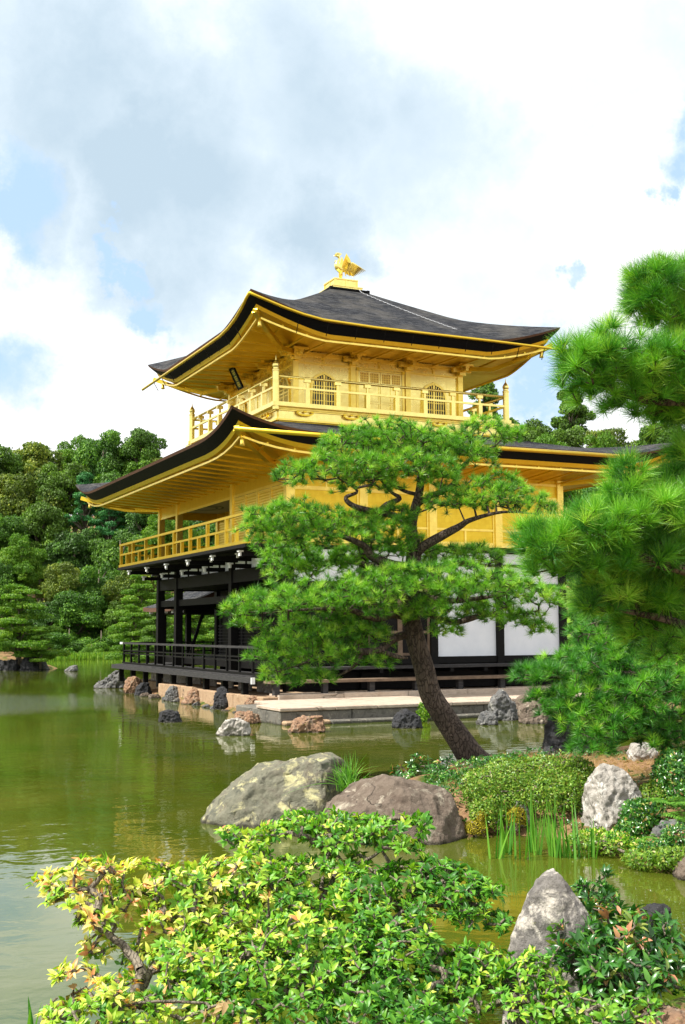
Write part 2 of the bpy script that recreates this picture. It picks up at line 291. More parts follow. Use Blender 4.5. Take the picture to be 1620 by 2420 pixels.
def sdf(X, Y, poly):
    P = np.array(poly, float); d = np.full(X.shape, 1e9); ins = np.zeros(X.shape, bool); n = len(P)
    for i in range(n):
        a = P[i]; b = P[(i+1) % n]; e = b-a; wx = X-a[0]; wy = Y-a[1]
        t = np.clip((wx*e[0]+wy*e[1])/(e@e), 0, 1); d = np.minimum(d, (wx-e[0]*t)**2+(wy-e[1]*t)**2)
        c = ((a[1] <= Y) & (b[1] > Y)) | ((b[1] <= Y) & (a[1] > Y))
        with np.errstate(divide='ignore', invalid='ignore'):
            xi = a[0]+(Y-a[1])*e[0]/e[1]
        ins ^= c & (X < xi)
    return np.where(ins, 1, -1)*np.sqrt(d)
def sstep(a, b, x):
    t = np.clip((x-a)/(b-a), 0, 1); return t*t*(3-2*t)
def terrain(X, Y):
    X = np.asarray(X, float); Y = np.asarray(Y, float); dw = sdf(X, Y, POND)
    for L in (MOUND, ISLET, PLAT): dw = np.minimum(dw, -sdf(X, Y, L))
    h = np.where(dw > 0, -np.minimum(dw*.8, .9), np.minimum(-dw*.55, np.where(Y < -21.3, .16, .24)))
    h += np.where((dw < 0) & (Y < -21.3), sstep(.3, 3, -dw)*.4, 0)
    dm = -sdf(X, Y, MOUND); h += np.where(dm < 0, sstep(0, 2.5, -dm)*.12, 0)
    far = sdf(X, Y, POND); h += np.where((far < 0) & (Y > 8), sstep(2, 75, -far)*19+sstep(0, 8, -far)*.6, 0)
    h += .05*np.sin(X*1.3+Y*.7)*np.cos(Y*1.1-X*.4)+.03*np.sin(X*3.1-Y*2.3)
    return h
def th(x, y): return float(terrain(np.array([x]), np.array([y]))[0])
def axis(lo, flo, fhi, hi, st, gr=1.13):
    a = list(np.arange(flo, fhi, st)); s = st
    while a[-1] < hi: s *= gr; a.append(a[-1]+s)
    s = st
    while a[0] > lo: s *= gr; a.insert(0, a[0]-s)
    return np.array(a)
gx = axis(-900, -14, 9, 900, .17); gy = axis(-500, -30, 4, 1300, .17)
GX, GY = np.meshgrid(gx, gy, indexing='ij'); GZ = terrain(GX, GY); nx, ny = GX.shape
I = np.arange(nx*ny).reshape(nx, ny); Q = np.stack([I[:-1, :-1], I[1:, :-1], I[1:, 1:], I[:-1, 1:]], -1)
me = npmesh('ground', np.stack([GX, GY, GZ], -1).reshape(-1, 3), Q, 4, smooth=True)
gm, nt, b = newmat('earth_with_moss_and_needles', .95, spec=.1); co = coords(nt)
a = noiz(nt, 1.2, 8, .65, co); f = noiz(nt, 18, 6, .7, coords(nt, (1, 2.5, 1))); g2 = noiz(nt, .35, 4, .6, co)
col = ramp(nt, f, [(.3, (.10, .055, .03)), (.5, (.24, .14, .075)), (.7, (.38, .25, .14))])
col = mixc(nt, mathn(nt, 'MULTIPLY', mathn(nt, 'SUBTRACT', a, .50, clamp=True), 8, clamp=True), col, (.05, .085, .012))
nt.links.new(col, b.inputs['Base Color']); bump(nt, b, f, .8, .03)
tag(link('ground', me, gm), kind='structure')
wm_, nt, b = newmat('murky_pond_water', .03, 0, (.05, .06, .008), .5); b.inputs['IOR'].default_value = 1.45
co = coords(nt, (1, 1.0, 1)); r1 = noiz(nt, 2.6, 3, .5, co, .4); r2 = noiz(nt, 11, 3, .55, co, .3); zone = noiz(nt, .09, 2, .5, coords(nt, (1, 1.6, 1)))
zf = mathn(nt, 'MULTIPLY', mathn(nt, 'SUBTRACT', zone, .50, clamp=True), 7, clamp=True)
tcw = nd(nt, 'ShaderNodeTexCoord')
vd = nd(nt, 'ShaderNodeVectorMath', operation='DISTANCE'); nt.links.new(tcw.outputs['Object'], vd.inputs[0])
bz = gz(70, 1655); vd.inputs[1].default_value = (float(bz[0])-3.5, float(bz[1])-.5, 0)
breeze = nd(nt, 'ShaderNodeMapRange'); breeze.interpolation_type = 'SMOOTHSTEP'; nt.links.new(vd.outputs['Value'], breeze.inputs[0])
breeze.inputs[1].default_value = 3.5; breeze.inputs[2].default_value = 7.5; breeze.inputs[3].default_value = 1; breeze.inputs[4].default_value = 0
hgt = mathn(nt, 'ADD', mathn(nt, 'MULTIPLY', r1, 1.0), mathn(nt, 'MULTIPLY', r2, mathn(nt, 'ADD', mathn(nt, 'MULTIPLY_ADD', zf, .14, .07), mathn(nt, 'MULTIPLY', breeze.outputs[0], 5.0))))
bump(nt, b, hgt, .25, .018)
dc = ramp(nt, noiz(nt, .5, 5, .6, co), [(.3, (.040, .066, .004)), (.7, (.078, .088, .010))]); nt.links.new(dc, b.inputs['Base Color'])
wx = axis(-900, -20, 20, 120, 2, 1.3); wy = axis(-120, -24, 80, 130, 2, 1.3)
WX, WY = np.meshgrid(wx, wy, indexing='ij'); n0, n1_ = WX.shape; I = np.arange(n0*n1_).reshape(n0, n1_)
me = npmesh('pond', np.stack([WX, WY, WX*0], -1).reshape(-1, 3), np.stack([I[:-1, :-1], I[1:, :-1], I[1:, 1:], I[:-1, 1:]], -1), 4)
tag(link('pond', me, wm_), kind='structure')
#%%BUILDING
E_, W_ = 8.57, 11.7; CX, CY = 4.287, 5.85
pav = empty('golden_pavilion', (CX, CY, .6), 'three-storey gold-leaf temple pavilion with curved dark roofs and a black timber ground floor', 'pavilion')
def roof(name, ox0, ox1, oy0, oy1, ih, zi, ze, lift, lw, lp, thick, inset, conc, wallrect, wz, drop=.11, lip=True):
    """skirt roof lofted from the eave rectangle to an inner square; returns roof part + eave function"""
    N = 48
    def side(k):
        c = [(ox0, oy0), (ox1, oy0), (ox1, oy1), (ox0, oy1)]; a = c[k]; b = c[(k+1) % 4]; L = math.dist(a, b)
        ic = [(CX-ih, CY-ih), (CX+ih, CY-ih), (CX+ih, CY+ih), (CX-ih, CY+ih)]; ia = ic[k]; ib = ic[(k+1) % 4]
        wr = wallrect; wc = [(wr[0], wr[2]), (wr[1], wr[2]), (wr[1], wr[3]), (wr[0], wr[3])]; wa = wc[k]; wb = wc[(k+1) % 4]
        nrm = [(0, 1), (-1, 0), (0, -1), (1, 0)][k]
        return a, b, L, ia, ib, wa, wb, nrm
    def lf(d): return lift*max(0, 1-d/lw)**lp
    top = MB(); fas = MB(); lipm = MB(); sof = MB()
    for k in range(4):
        a, b, L, ia, ib, wa, wb, nr = side(k); P = []; Fs = []; So = []; Li = []
        for i in range(N+1):
            t = i/N; t = t+.06*math.sin(2*math.pi*t)*-1  # denser towards corners
            d = min(t, 1-t)*L; l = lf(d)
            ox, oy = a[0]+(b[0]-a[0])*t, a[1]+(b[1]-a[1])*t; ix, iy = ia[0]+(ib[0]-ia[0])*t, ia[1]+(ib[1]-ia[1])*t
            row = []
            for j in range(15):
                u = j/14; row.append((ox+(ix-ox)*u, oy+(iy-oy)*u, ze+(zi-ze)*(u*(1-conc)+conc*u*u)+l*max(0, 1-u*1.85)**1.3))
            P.append(row)
            cxk = max(-1, min(1, (t-.5)*2)); tx, ty = (b[0]-a[0])/L, (b[1]-a[1])/L
            def ins(q): # inset, mitred at the corners
                return ox+nr[0]*q-tx*q*cxk, oy+nr[1]*q-ty*q*cxk
            z0 = ze+l; lp_ = .07
            e1 = ins(.03); e2 = ins(inset); e3 = ins(inset+.04); e4 = ins(inset+.06)
            Li.append([(ox, oy, z0), (e1[0], e1[1], z0-lp_)])
            Fs.append([(e1[0], e1[1], z0-lp_), (*ins(inset*.55), z0-thick*.62), (e2[0], e2[1], z0-thick)])
            wx, wy = wa[0]+(wb[0]-wa[0])*t, wa[1]+(wb[1]-wa[1])*t
            r = [(e2[0], e2[1], z0-thick), (e3[0], e3[1], z0-thick-drop)]
            for j in range(0, 7):
                u = j/6; r.append((e4[0]+(wx-e4[0])*u, e4[1]+(wy-e4[1])*u, (ze-thick-drop+.05)+(wz-(ze-thick-drop+.05))*u+l*(1-u)**1.4))
            So.append(r)
        top.grid(P); lipm.grid(Li); fas.grid(Fs); sof.grid(So)
    R = top.build(name, SHING, pav, True)
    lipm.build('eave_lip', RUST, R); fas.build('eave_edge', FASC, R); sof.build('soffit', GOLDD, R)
    # rafters
    for k in (0, 2, 3):
        a, b, L, ia, ib, wa, wb, nr = side(k); n = int(L/.74); tx, ty = (b[0]-a[0])/L, (b[1]-a[1])/L
        for i in range(n+1):
            s = (i+.5)/(n+1)*L; d = min(s, L-s); l = lf(d)
            ox, oy = a[0]+tx*s, a[1]+ty*s; reach = abs((wa[1]-a[1])*nr[1]+(wa[0]-a[0])*nr[0]); q0 = inset+.10; q1 = min(reach, d)
            if q1 < q0+.25: continue
            def zz(q): u = (q-q0)/(reach-q0); return (ze-thick-drop+.02)+(wz-(ze-thick-drop+.05))*u+l*max(0, 1-u)**1.4-.045
            pts = [(ox+nr[0]*(q0+(q1-q0)*j/3), oy+nr[1]*(q0+(q1-q0)*j/3), zz(q0+(q1-q0)*j/3)) for j in range(4)]
            m = MB()
            for p, q in zip(pts, pts[1:]): m.bar(p, q, .05, .045)
            m.build('rafter', GOLDD, R)
        # two boards running along the eave under the rafters, each a piece of its own
        for q, hh in ((inset+.10, .05),):
            m = MB(); pr = None
            for i in range(29):
                s = q+(L-2*q)*i/28; d = min(s, L-s); l = lf(d); reach = abs((wa[1]-a[1])*nr[1]+(wa[0]-a[0])*nr[0]); u = (q-inset)/(reach-inset)
                p = (a[0]+tx*s+nr[0]*q, a[1]+ty*s+nr[1]*q, (ze-thick-drop+.02)+(wz-(ze-thick-drop))*u+l*max(0, 1-u)**1.4-.085)
                if pr: m.bar(pr, p, .05, hh)
                pr = p
            m.build('eave_board', GOLD, R)
    # hip rafters with protruding ends
    for (x, y), (wx, wy) in zip([(ox0, oy0), (ox1, oy0), (ox1, oy1), (ox0, oy1)], [(wallrect[0], wallrect[2]), (wallrect[1], wallrect[2]), (wallrect[1], wallrect[3]), (wallrect[0], wallrect[3])]):
        q = inset; v = Vector((wx-x, wy-y, 0)); v.normalize(); z = ze+lift-thick-drop-.10
        p0 = Vector((x, y, 0))+v*q*1.0; P_ = [p0+Vector((0, 0, z)), p0+v*.9+Vector((0, 0, z-lift*.55)), p0+v*1.9+Vector((0, 0, z-lift*.95-.03)), Vector((wx, wy, wz-.08))]
        m = MB()
        for p, q2 in zip(P_, P_[1:]): m.bar(p, q2, .13, .13)
        m.build('hip_rafter', GOLDD, R)
        bl = MB(); c = P_[0]+v*.35+Vector((0, 0, -.16)); bl.tube([c+Vector((0, 0, .08)), c], .006, 4); bl.lathe([(.02, 0), (.05, -.04), (.055, -.14), (.07, -.2), (.03, -.21)], c, 10)
        bl.build('wind_bell', GOLD, R, True)
    return R, lf
r2, lf2 = roof('lower_roof', -2.5, E_+2.5, -2.52, W_+2.53, 3.62, 8.12, 7.0, .50, 3.0, 2.7, .30, .28, .12, (-.02, E_+.02, -.02, W_+.02), 6.5)
R3 = 5.07
r3, lf3 = roof('upper_roof', CX-R3, CX+R3, CY-R3, CY+R3, .66, 13.12, 10.78, .63, 2.37, 1.35, .33, .26, .08, (1.47, 7.10, 3.03, 8.67), 10.44)
# gutters
def gutter(pts, r=.055, name='rain_gutter', par=r3):
    m = MB(); m.tube(pts, r, 8); o = m.build(name, GOLDD, par, True); return o
y0 = CY-R3-.06; x0 = CX-R3-.06
gutter([(x0, y0, 11.28), (x0+.25, y0, 11.2), (x0+.5, y0, 11.13), (x0+1.03, y0, 10.98), (x0+1.6, y0, 10.85), (x0+2.2, y0, 10.76), (3, y0, 10.71), (5, y0, 10.71), (7, y0, 10.71), (9.35, y0, 10.69), (10.3, y0, 10.68)], .042)
gutter([(x0, y0, 11.28), (x0, y0+.25, 11.18), (x0, y0+.6, 11.0), (x0, y0+1.1, 10.82), (x0, y0+1.7, 10.69), (x0, y0+2.4, 10.62), (x0, y0+4, 10.60), (x0, y0+7, 10.60), (x0, y0+10.6, 10.60)], .042)
gutter([(-2.45, -2.6, 6.93), (3, -2.6, 6.90), (9.3, -2.6, 6.92)], .055, par=r2)
for i in range(11):
    hx = .6+i*.9; m = MB(); m.bar((hx, y0, 10.66), (hx, y0+.16, 10.35), .018, .018); m.build('gutter_hook', DARKW, r3)
for i in range(10):
    hy = 1.8+i*.9; m = MB(); m.bar((x0, hy, 10.58), (x0+.16, hy, 10.3), .018, .018); m.build('gutter_hook', DARKW, r3)
# ---------- finial
m = MB(); m.box(CX-.70, CX+.70, CY-.70, CY+.70, 13.02, 13.07); m.box(CX-.68, CX+.68, CY-.68, CY+.68, 13.07, 13.14); m.box(CX-.70, CX+.70, CY-.70, CY+.70, 13.14, 13.19)
for s in (-1, 1):
    for k in (-1, 1): m.box(CX+s*.66-.05, CX+s*.66+.05, CY+k*.66-.05, CY+k*.66+.05, 13.03, 13.2)
fin_d = m.build('finial_base', FASC, pav)
m = MB(); m.box(CX-.52, CX+.52, CY-.52, CY+.52, 13.19, 13.31); m.box(CX-.545, CX+.545, CY-.545, CY+.545, 13.29, 13.325); m.box(CX-.40, CX+.40, CY-.40, CY+.40, 13.325, 13.56); m.box(CX-.43, CX+.43, CY-.43, CY+.43, 13.55, 13.59)
for s in (-.4, 0, .4):
    for k in (-1, 1): m.box(CX+s-.025, CX+s+.025, CY+k*.405-.01, CY+k*.405+.01, 13.33, 13.55); m.box(CX+k*.405-.01, CX+k*.405+.01, CY+s-.025, CY+s+.025, 13.33, 13.55)
m.build('finial_plinth', GOLDW, pav)
# chain down the east slope
def roof3z(x, y):
    r = max(abs(x-CX), abs(y-CY)); u = (R3-r)/(R3-.66); return 10.78+(13.12-10.78)*(u*.92+.08*u*u)
m = MB(); A = Vector((5.02, CY-.72, 13.1)); B = Vector((6.55, 2.05, 0)); n = 46; pr = None
for i in range(n+1):
    t = i/n; x = 4.62+(6.10-4.62)*t; y = (CY-.72)+((CY-4.35)-(CY-.72))*t; p = Vector((x, y, roof3z(x, y)+.03+(.06 if i == 0 else 0)))
    if pr is not None:
        mid = (pr+p)/2; d = (p-pr); up = (0, 0, 1) if i % 2 else (1, 0, .3); m.bar(pr-d*.02, p+d*.02, .03, .012, up)
    pr = p
m.build('roof_chain', STEEL, pav)
# ---------- third storey
tw = 2.807; X0, X1, Y0, Y1 = CX-tw, CX+tw, CY-tw, CY+tw
m = MB(); t = .06
m.box(X0+.04, X1-.04, Y0+.04, Y0+.04+t, 8.45, 10.46); m.box(X0+.04, X1-.04, Y1-.04-t, Y1-.04, 8.45, 10.46)
m.box(X0+.04, X0+.04+t, Y0+.1, Y1-.1, 8.45, 10.46); m.box(X1-.04-t, X1-.04, Y0+.1, Y1-.1, 8.45, 10.46)
m.build('upper_wall', GOLDW, pav)
third = 2*tw/3
def trims(side):
    for k in range(4):
        s = -tw+third*k
        m = MB()
        if side == 'E': m.box(CX+s-.085, CX+s+.085, Y0-.045, Y0+.12, 8.46, 10.44)
        elif side == 'S': m.box(X0-.045, X0+.12, CY+s-.085, CY+s+.085, 8.455, 10.435)
        elif side == 'N': m.box(X1-.12, X1+.045, CY+s-.085, CY+s+.085, 8.455, 10.435)
        else: m.box(CX+s-.085, CX+s+.085, Y1-.12, Y1+.045, 8.46, 10.44)
        if side in 'EW' or k in (1, 2): m.build('upper_column', GOLD, pav)
    for z, h in ((8.66, .10), (10.06, .05), (10.30, .09)):
        m = MB()
        if side == 'E': m.box(X0, X1, Y0-.012, Y0+.045, z, z+h)
        elif side == 'S': m.box(X0-.012, X0+.045, Y0+.05, Y1-.05, z, z+h)
        elif side == 'N': m.box(X1-.045, X1+.012, Y0+.05, Y1-.05, z, z+h)
        else: m.box(X0, X1, Y1-.045, Y1+.012, z, z+h)
        m.build('wall_rail', GOLD, pav)
for s in 'ESNW': trims(s)
# bracket clusters on column heads and struts between them
def bracket(x, y, dx, dy, z=10.26, s=1.0, mat=GOLD, par=pav, small=False):
    m = MB(); tx, ty = -dy, dx
    def bx(u0, u1, v0, v1, z0, z1):
        m.bar((x+dx*u0+tx*(v0+v1)/2, y+dy*u0+ty*(v0+v1)/2, (z0+z1)/2), (x+dx*u1+tx*(v0+v1)/2, y+dy*u1+ty*(v0+v1)/2, (z0+z1)/2), abs(v1-v0), z1-z0)
    bx(-.02, .16*s, -.11*s, .11*s, z-.14*s, z-.04*s); bx(.0, .13*s, -.32*s, .32*s, z-.04*s, z+.04*s); bx(0, .42*s, -.05*s, .05*s, z-.038*s, z+.042*s)
    for v in (-.28, 0, .28): bx(.01, .135*s, (v-.06)*s, (v+.06)*s, z+.045*s, z+.11*s)
    bx(.30*s, .44*s, -.07*s, .07*s, z+.045*s, z+.11*s); bx(.31*s, .42*s, -.24*s, .24*s, z+.112*s, z+.17*s)
    m.build('bracket_cluster', mat, par)
for k in range(4):
    s = -tw+third*k
    bracket(CX+s, Y0-.04, 0, -1); bracket(X0-.04, CY+s, -1, 0); bracket(CX+s, Y1+.04, 0, 1)
for k in range(3):
    s = -tw+third*(k+.5); m = MB(); m.box(CX+s-.03, CX+s+.03, Y0-.02, Y0+.04, 10.06+.051, 10.29); m.box(CX+s-.07, CX+s+.07, Y0-.021, Y0+.041, 10.25, 10.289); m.build('strut', GOLD, pav)
    m = MB(); m.box(X0-.02, X0+.04, CY+s-.03, CY+s+.03, 10.06+.051, 10.29); m.box(X0-.021, X0+.041, CY+s-.07, CY+s+.07, 10.25, 10.289); m.build('strut', GOLD, pav)
# bell-shaped windows and doors; local frame: u along wall, w outwards
def wframe(side, uc):
    if side == 'E': return lambda u, w, z: (CX+uc+u, Y0+.04-w, z)
    if side == 'S': return lambda u, w, z: (X0+.04-w, CY+uc-u, z)
    if side == 'W': return lambda u, w, z: (CX+uc-u, Y1-.04+w, z)
    return lambda u, w, z: (X1-.04+w, CY+uc+u, z)
def fbox(m, fr, u0, u1, w0, w1, z0, z1):
    P = [fr(u, w, z) for u in (u0, u1) for w in (w0, w1) for z in (z0, z1)]
    m.add(P, [(0, 1, 3, 2), (4, 6, 7, 5), (0, 4, 5, 1), (2, 3, 7, 6), (0, 2, 6, 4), (1, 5, 7, 3)])
def bell(hw, zb, zt, n=7):
    P = [(-hw*1.06, zb), (-hw*1.0, zb+(zt-zb)*.5)]
    for i in range(n): # rounded shoulder rising to a small cusp
        a = math.pi*(1-.43*i/(n-1)); P.append((hw*math.cos(a), zb+(zt-zb)*.56+(zt-zb)*.40*math.sin(a)))
    P += [(-hw*.08, zt-.025), (0, zt)]
    return P+[(-x, z) for x, z in P[:-1][::-1]]
def kato(side, uc):
    fr = wframe(side, uc); zb, zt = 8.80, 9.80; out = bell(.44, zb, zt+.07); inn = bell(.375, zb, zt-.01)
    m = MB(); n = len(out)
    m.add([fr(x, .05, z) for x, z in out]+[fr(x, .05, z) for x, z in inn]+[fr(x, 0, z) for x, z in out]+[fr(x, 0.0, z) for x, z in inn],
          [(i, i+1, n+i+1, n+i) for i in range(n-1)]+[(2*n+i, 2*n+i+1, i+1, i) for i in range(n-1)]+[(n+i, n+i+1, 3*n+i+1, 3*n+i) for i in range(n-1)])
    w = m.build('bell_window', GOLD, pav)
    m = MB(); m.add([fr(x, .008, z) for x, z in inn], [tuple(range(n))]); m.build('dark_backing', DARKP, w)
    m = MB()
    for i in range(-4, 5):
        u = i*.082
        if abs(u) > .36: continue
        h = zb+(zt-.01-zb)*.56+(zt-.01-zb)*.40*math.sqrt(max(0, 1-(u/.375)**2))-.015; fbox(m, fr, u-.013, u+.013, .012, .034, zb, h)
    fbox(m, fr, -.032, .032, .012, .040, zb, zt-.03)
    for z in (8.98, 9.2, 9.42): fbox(m, fr, -.37, .37, .011, .030, z-.012, z+.012)
    fbox(m, fr, -.37, .37, .011, .038, 9.30-.02, 9.30+.02)
    m.build('lattice_bars', GOLD, w)
def door(side, uc):
    fr = wframe(side, uc); m = MB()
    for u0, u1 in ((-.82, -.74), (.74, .82)): fbox(m, fr, u0, u1, .001, .055, 8.56, 10.05)
    fbox(m, fr, -.74, .74, .001, .05, 10.0, 10.049)
    d = m.build('door_frame', GOLD, pav)
    for s in (-1, 1):
        l = MB(); a, b = (-.73, -.01) if s < 0 else (.01, .73)
        fbox(l, fr, a, b, .001, .016, 8.56, 9.99)
        for u in (a, (a+b)/2-.02, b-.04): fbox(l, fr, u, u+.04, .017, .036, 8.56, 9.99)
        for z in (8.56, 9.02, 9.08, 9.62, 9.95): fbox(l, fr, a+.041, b-.041, .017, .034, z, z+.045)
        lo = l.build('door_leaf', GOLDW, pav)
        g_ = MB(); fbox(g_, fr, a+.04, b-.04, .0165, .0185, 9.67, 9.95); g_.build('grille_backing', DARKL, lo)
        g_ = MB(); k = 12
        for i in range(k): u = a+.05+(b-a-.1)*i/(k-1); fbox(g_, fr, u-.008, u+.008, .019, .03, 9.67, 9.95)
        for z in (9.74, 9.81, 9.88): fbox(g_, fr, a+.04, b-.04, .019, .027, z-.007, z+.007)
        g_.build('grille', GOLD, lo)
    hng = MB()
    for s in (-.78, .78): fbox(hng, fr, s-.05, s+.05, .056, .09, 10.0, 10.08)
    hng.build('hinge', GOLDD, d)
for s in 'ES': kato(s, -third); kato(s, third); door(s, 0)
# plaque
m = MB(); pc = Vector((X0-.75, CY+.15, 10.10)); ax = Vector((0, 1, 0)); tilt = Vector((-.45, 0, .9)).normalized(); nn = Vector((-.9, 0, -.45)).normalized()
def plate(mm, u0, u1, v0, v1, w0, w1):
    P = [pc+ax*u+tilt*v+nn*w for u in (u0, u1) for v in (v0, v1) for w in (w0, w1)]
    mm.add(P, [(0, 1, 3, 2), (4, 6, 7, 5), (0, 4, 5, 1), (2, 3, 7, 6), (0, 2, 6, 4), (1, 5, 7, 3)])
plate(m, -.2, .2, -.34, .34, 0, .03)
pl = m.build('name_plaque', PLAQ, pav)
m = MB()
for a, b, c, d in ((-.22, -.18, -.36, .36), (.18, .22, -.36, .36), (-.179, .179, -.36, -.32), (-.179, .179, .32, .36)): plate(m, a, b, c, d, .0, .05)
m.build('plaque_frame', FASC, pl)
m = MB()  # three brushed characters
for oy in (.2, 0, -.2):
    for a, b, c, d in ((-.1, .1, .05, .07), (-.012, .012, -.07, .09), (-.09, -.07, -.06, .04), (.07, .09, -.06, .04), (-.1, .1, -.02, -.005), (-.06, .06, -.08, -.065)): plate(m, a, b, oy+c, oy+d, .031, .036)
m.build('plaque_characters', GOLD, pl)
# ---------- third storey balcony
r = 3.837; bx0, bx1, by0, by1 = CX-r, CX+r, CY-r, CY+r
m = MB(); m.box(bx0+.02, bx1-.02, by0+.02, by1-.02, 8.44, 8.50); m.build('upper_balcony_floor', GOLD, pav)
def ring(name, h, z0, z1, mat, w=.10, par=None, ext=0.0):
    out = None
    for k, bb in enumerate(((-h-ext, h+ext, -h-w/2, -h+w/2), (-h-ext, h+ext, h-w/2, h+w/2), (-h-w/2, -h+w/2, -h+w/2, h-w/2), (h-w/2, h+w/2, -h+w/2, h-w/2))):
        m = MB(); m.box(CX+bb[0], CX+bb[1], CY+bb[2], CY+bb[3], z0, z1); out = m.build(name, mat, par or pav)
    return out
ring('balcony_beam', r+.02, 8.50, 8.62, GOLDW, .16, ext=.1)
ring('balcony_skirt', r-.12, 8.12, 8.46, GOLDW, .06)
ring('skirt_moulding', r-.075, 8.12, 8.17, GOLD, .06); ring('skirt_moulding', r-.075, 8.40, 8.439, GOLD, .05)
ring('skirt_base', r-.14, 7.9, 8.12, GOLDD, .06)
for k in range(5):
    for sd in 'ES':
        s = -r+.9+(2*r-1.8)*k/4
        m = MB(); P = [(-.26, .045), (-.2, .0), (-.1, -.03), (.1, -.03), (.2, 0), (.26, .045), (.26, .07), (.13, .02), (-.13, .02), (-.26, .07)]
        if sd == 'E': m.prism([(CX+s+u, by0+.04, 8.30+z) for u, z in P], (0, 0, 0), (0, -.05, 0)); [m.box(CX+s+u-.04, CX+s+u+.04, by0-.02, by0+.05, 8.37, 8.41) for u in (-.22, 0, .22)]
        else: m.prism([(bx0+.04, CY+s+u, 8.30+z) for u, z in P], (0, 0, 0), (-.05, 0, 0)); [m.box(bx0-.02, bx0+.05, CY+s+u-.04, CY+s+u+.04, 8.37, 8.41) for u in (-.22, 0, .22)]
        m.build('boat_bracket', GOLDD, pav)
m = MB(); m.box(bx1-.2, bx1+.42, by0-.09, by0+.09, 8.40, 8.52); m.build('beam_end', GOLDW, pav)
m = MB(); m.box(bx0-.09, bx0+.09, by1-.2, by1+.42, 8.40, 8.52); m.build('beam_end', GOLDW, pav)
rail3 = MB(); rail3.box(bx0, bx1, by0-.03, by0+.03, 9.03, 9.09); RL = rail3.build('upper_railing', GOLDW, pav)
for (a, b) in (((bx0, by1), (bx1, by1)), ((bx0, by0), (bx0, by1)), ((bx1, by0), (bx1, by1))):
    m = MB(); m.bar((*a, 9.06), (*b, 9.06), .06, .06); m.build('middle_rail', GOLDW, RL)
for (a, b) in (((bx0, by0), (bx1, by0)), ((bx0, by1), (bx1, by1)), ((bx0, by0), (bx0, by1)), ((bx1, by0), (bx1, by1))):
    m = MB(); m.tube([(*a, 9.36), (*b, 9.36)], .04, 10); m.build('hand_rail', GOLDW, RL, True)
def post3(x, y):
    m = MB(); m.box(x-.065, x+.065, y-.065, y+.065, 8.62, 9.03); m.box(x-.03, x+.03, y-.03, y+.03, 9.09, 9.24)
    m.box(x-.10, x+.10, y-.05, y+.05, 9.24, 9.33); m.build('baluster', GOLDW, RL)
for k in range(1, 8):
    s = -r+2*r*k/8
    if k != 4 or True:
        post3(CX+s, by0); post3(bx0, CY+s); post3(bx1, CY+s); post3(CX+s, by1)
for x in (bx0, bx1):
    for y in (by0, by1):
        m = MB(); m.lathe([(.095, 8.40), (.095, 9.50), (.105, 9.51), (.105, 9.54), (.08, 9.56), (.08, 9.60), (.10, 9.64), (.095, 9.70), (.055, 9.77), (.02, 9.82), (.01, 9.90), (.0, 9.97)], (x, y, 0), 14); m.build('corner_post', GOLDW, RL)
# ---------- second storey
cols_y = [0, 4.2, 9.6, 11.7]; cols_x = [0, 2.14, 4.28, 6.42, 8.57]
for y in cols_y:
    m = MB(); m.box(-.10, .10, y-.10, y+.10, 4.5, 6.52); m.build('gold_column', GOLD, pav)
for x in cols_x[1:]:
    m = MB(); m.box(x-.10, x+.10, -.10, .10, 4.5, 6.52); m.build('gold_column', GOLD, pav)
    m = MB(); m.box(x-.10, x+.10, W_-.10, W_+.10, 4.5, 6.52); m.build('gold_column', GOLD, pav)
for y in (3.9, 7.8):
    m = MB(); m.box(E_-.10, E_+.10, y-.10, y+.10, 4.5, 6.52); m.build('gold_column', GOLD, pav)
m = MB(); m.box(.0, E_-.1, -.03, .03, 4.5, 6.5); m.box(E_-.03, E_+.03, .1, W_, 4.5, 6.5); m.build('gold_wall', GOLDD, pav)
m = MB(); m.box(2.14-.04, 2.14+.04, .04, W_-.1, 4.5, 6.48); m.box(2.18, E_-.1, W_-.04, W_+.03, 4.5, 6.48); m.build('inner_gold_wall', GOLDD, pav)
m = MB(); m.box(-.05, .05, .1, W_-.1, 6.10, 6.5); b1 = m.build('head_beam', GOLDD, pav)
m = MB(); m.box(.1, 2.1, W_-.05, W_+.05, 6.10, 6.5); m.build('head_beam', GOLDD, pav)
m = MB(); m.box(-.065, -.05, .1, W_-.1, 6.06, 6.14); m.build('beam_moulding', GOLD, pav)
for x0_, x1_ in zip(cols_x, cols_x[1:]):   # framed panels of the east wall
    m = MB(); a, b = x0_+.10, x1_-.10
    for z, h in ((4.50, .13), (4.95, .06), (5.9, .10), (6.34, .06)): m.box(a, b, -.06, -.031, z, z+h)
    mid = (a+b)/2
    for x in (a, mid-.03, b-.06): m.box(x, x+.06, -.055, -.031, 4.63, 4.95)
    for x in (a, b-.06): m.box(x, x+.06, -.055, -.031, 5.01, 5.9)
    m.box(mid-.02, mid+.02, -.05, -.031, 6.0, 6.34)
    m.build('wall_frame', GOLD, pav)
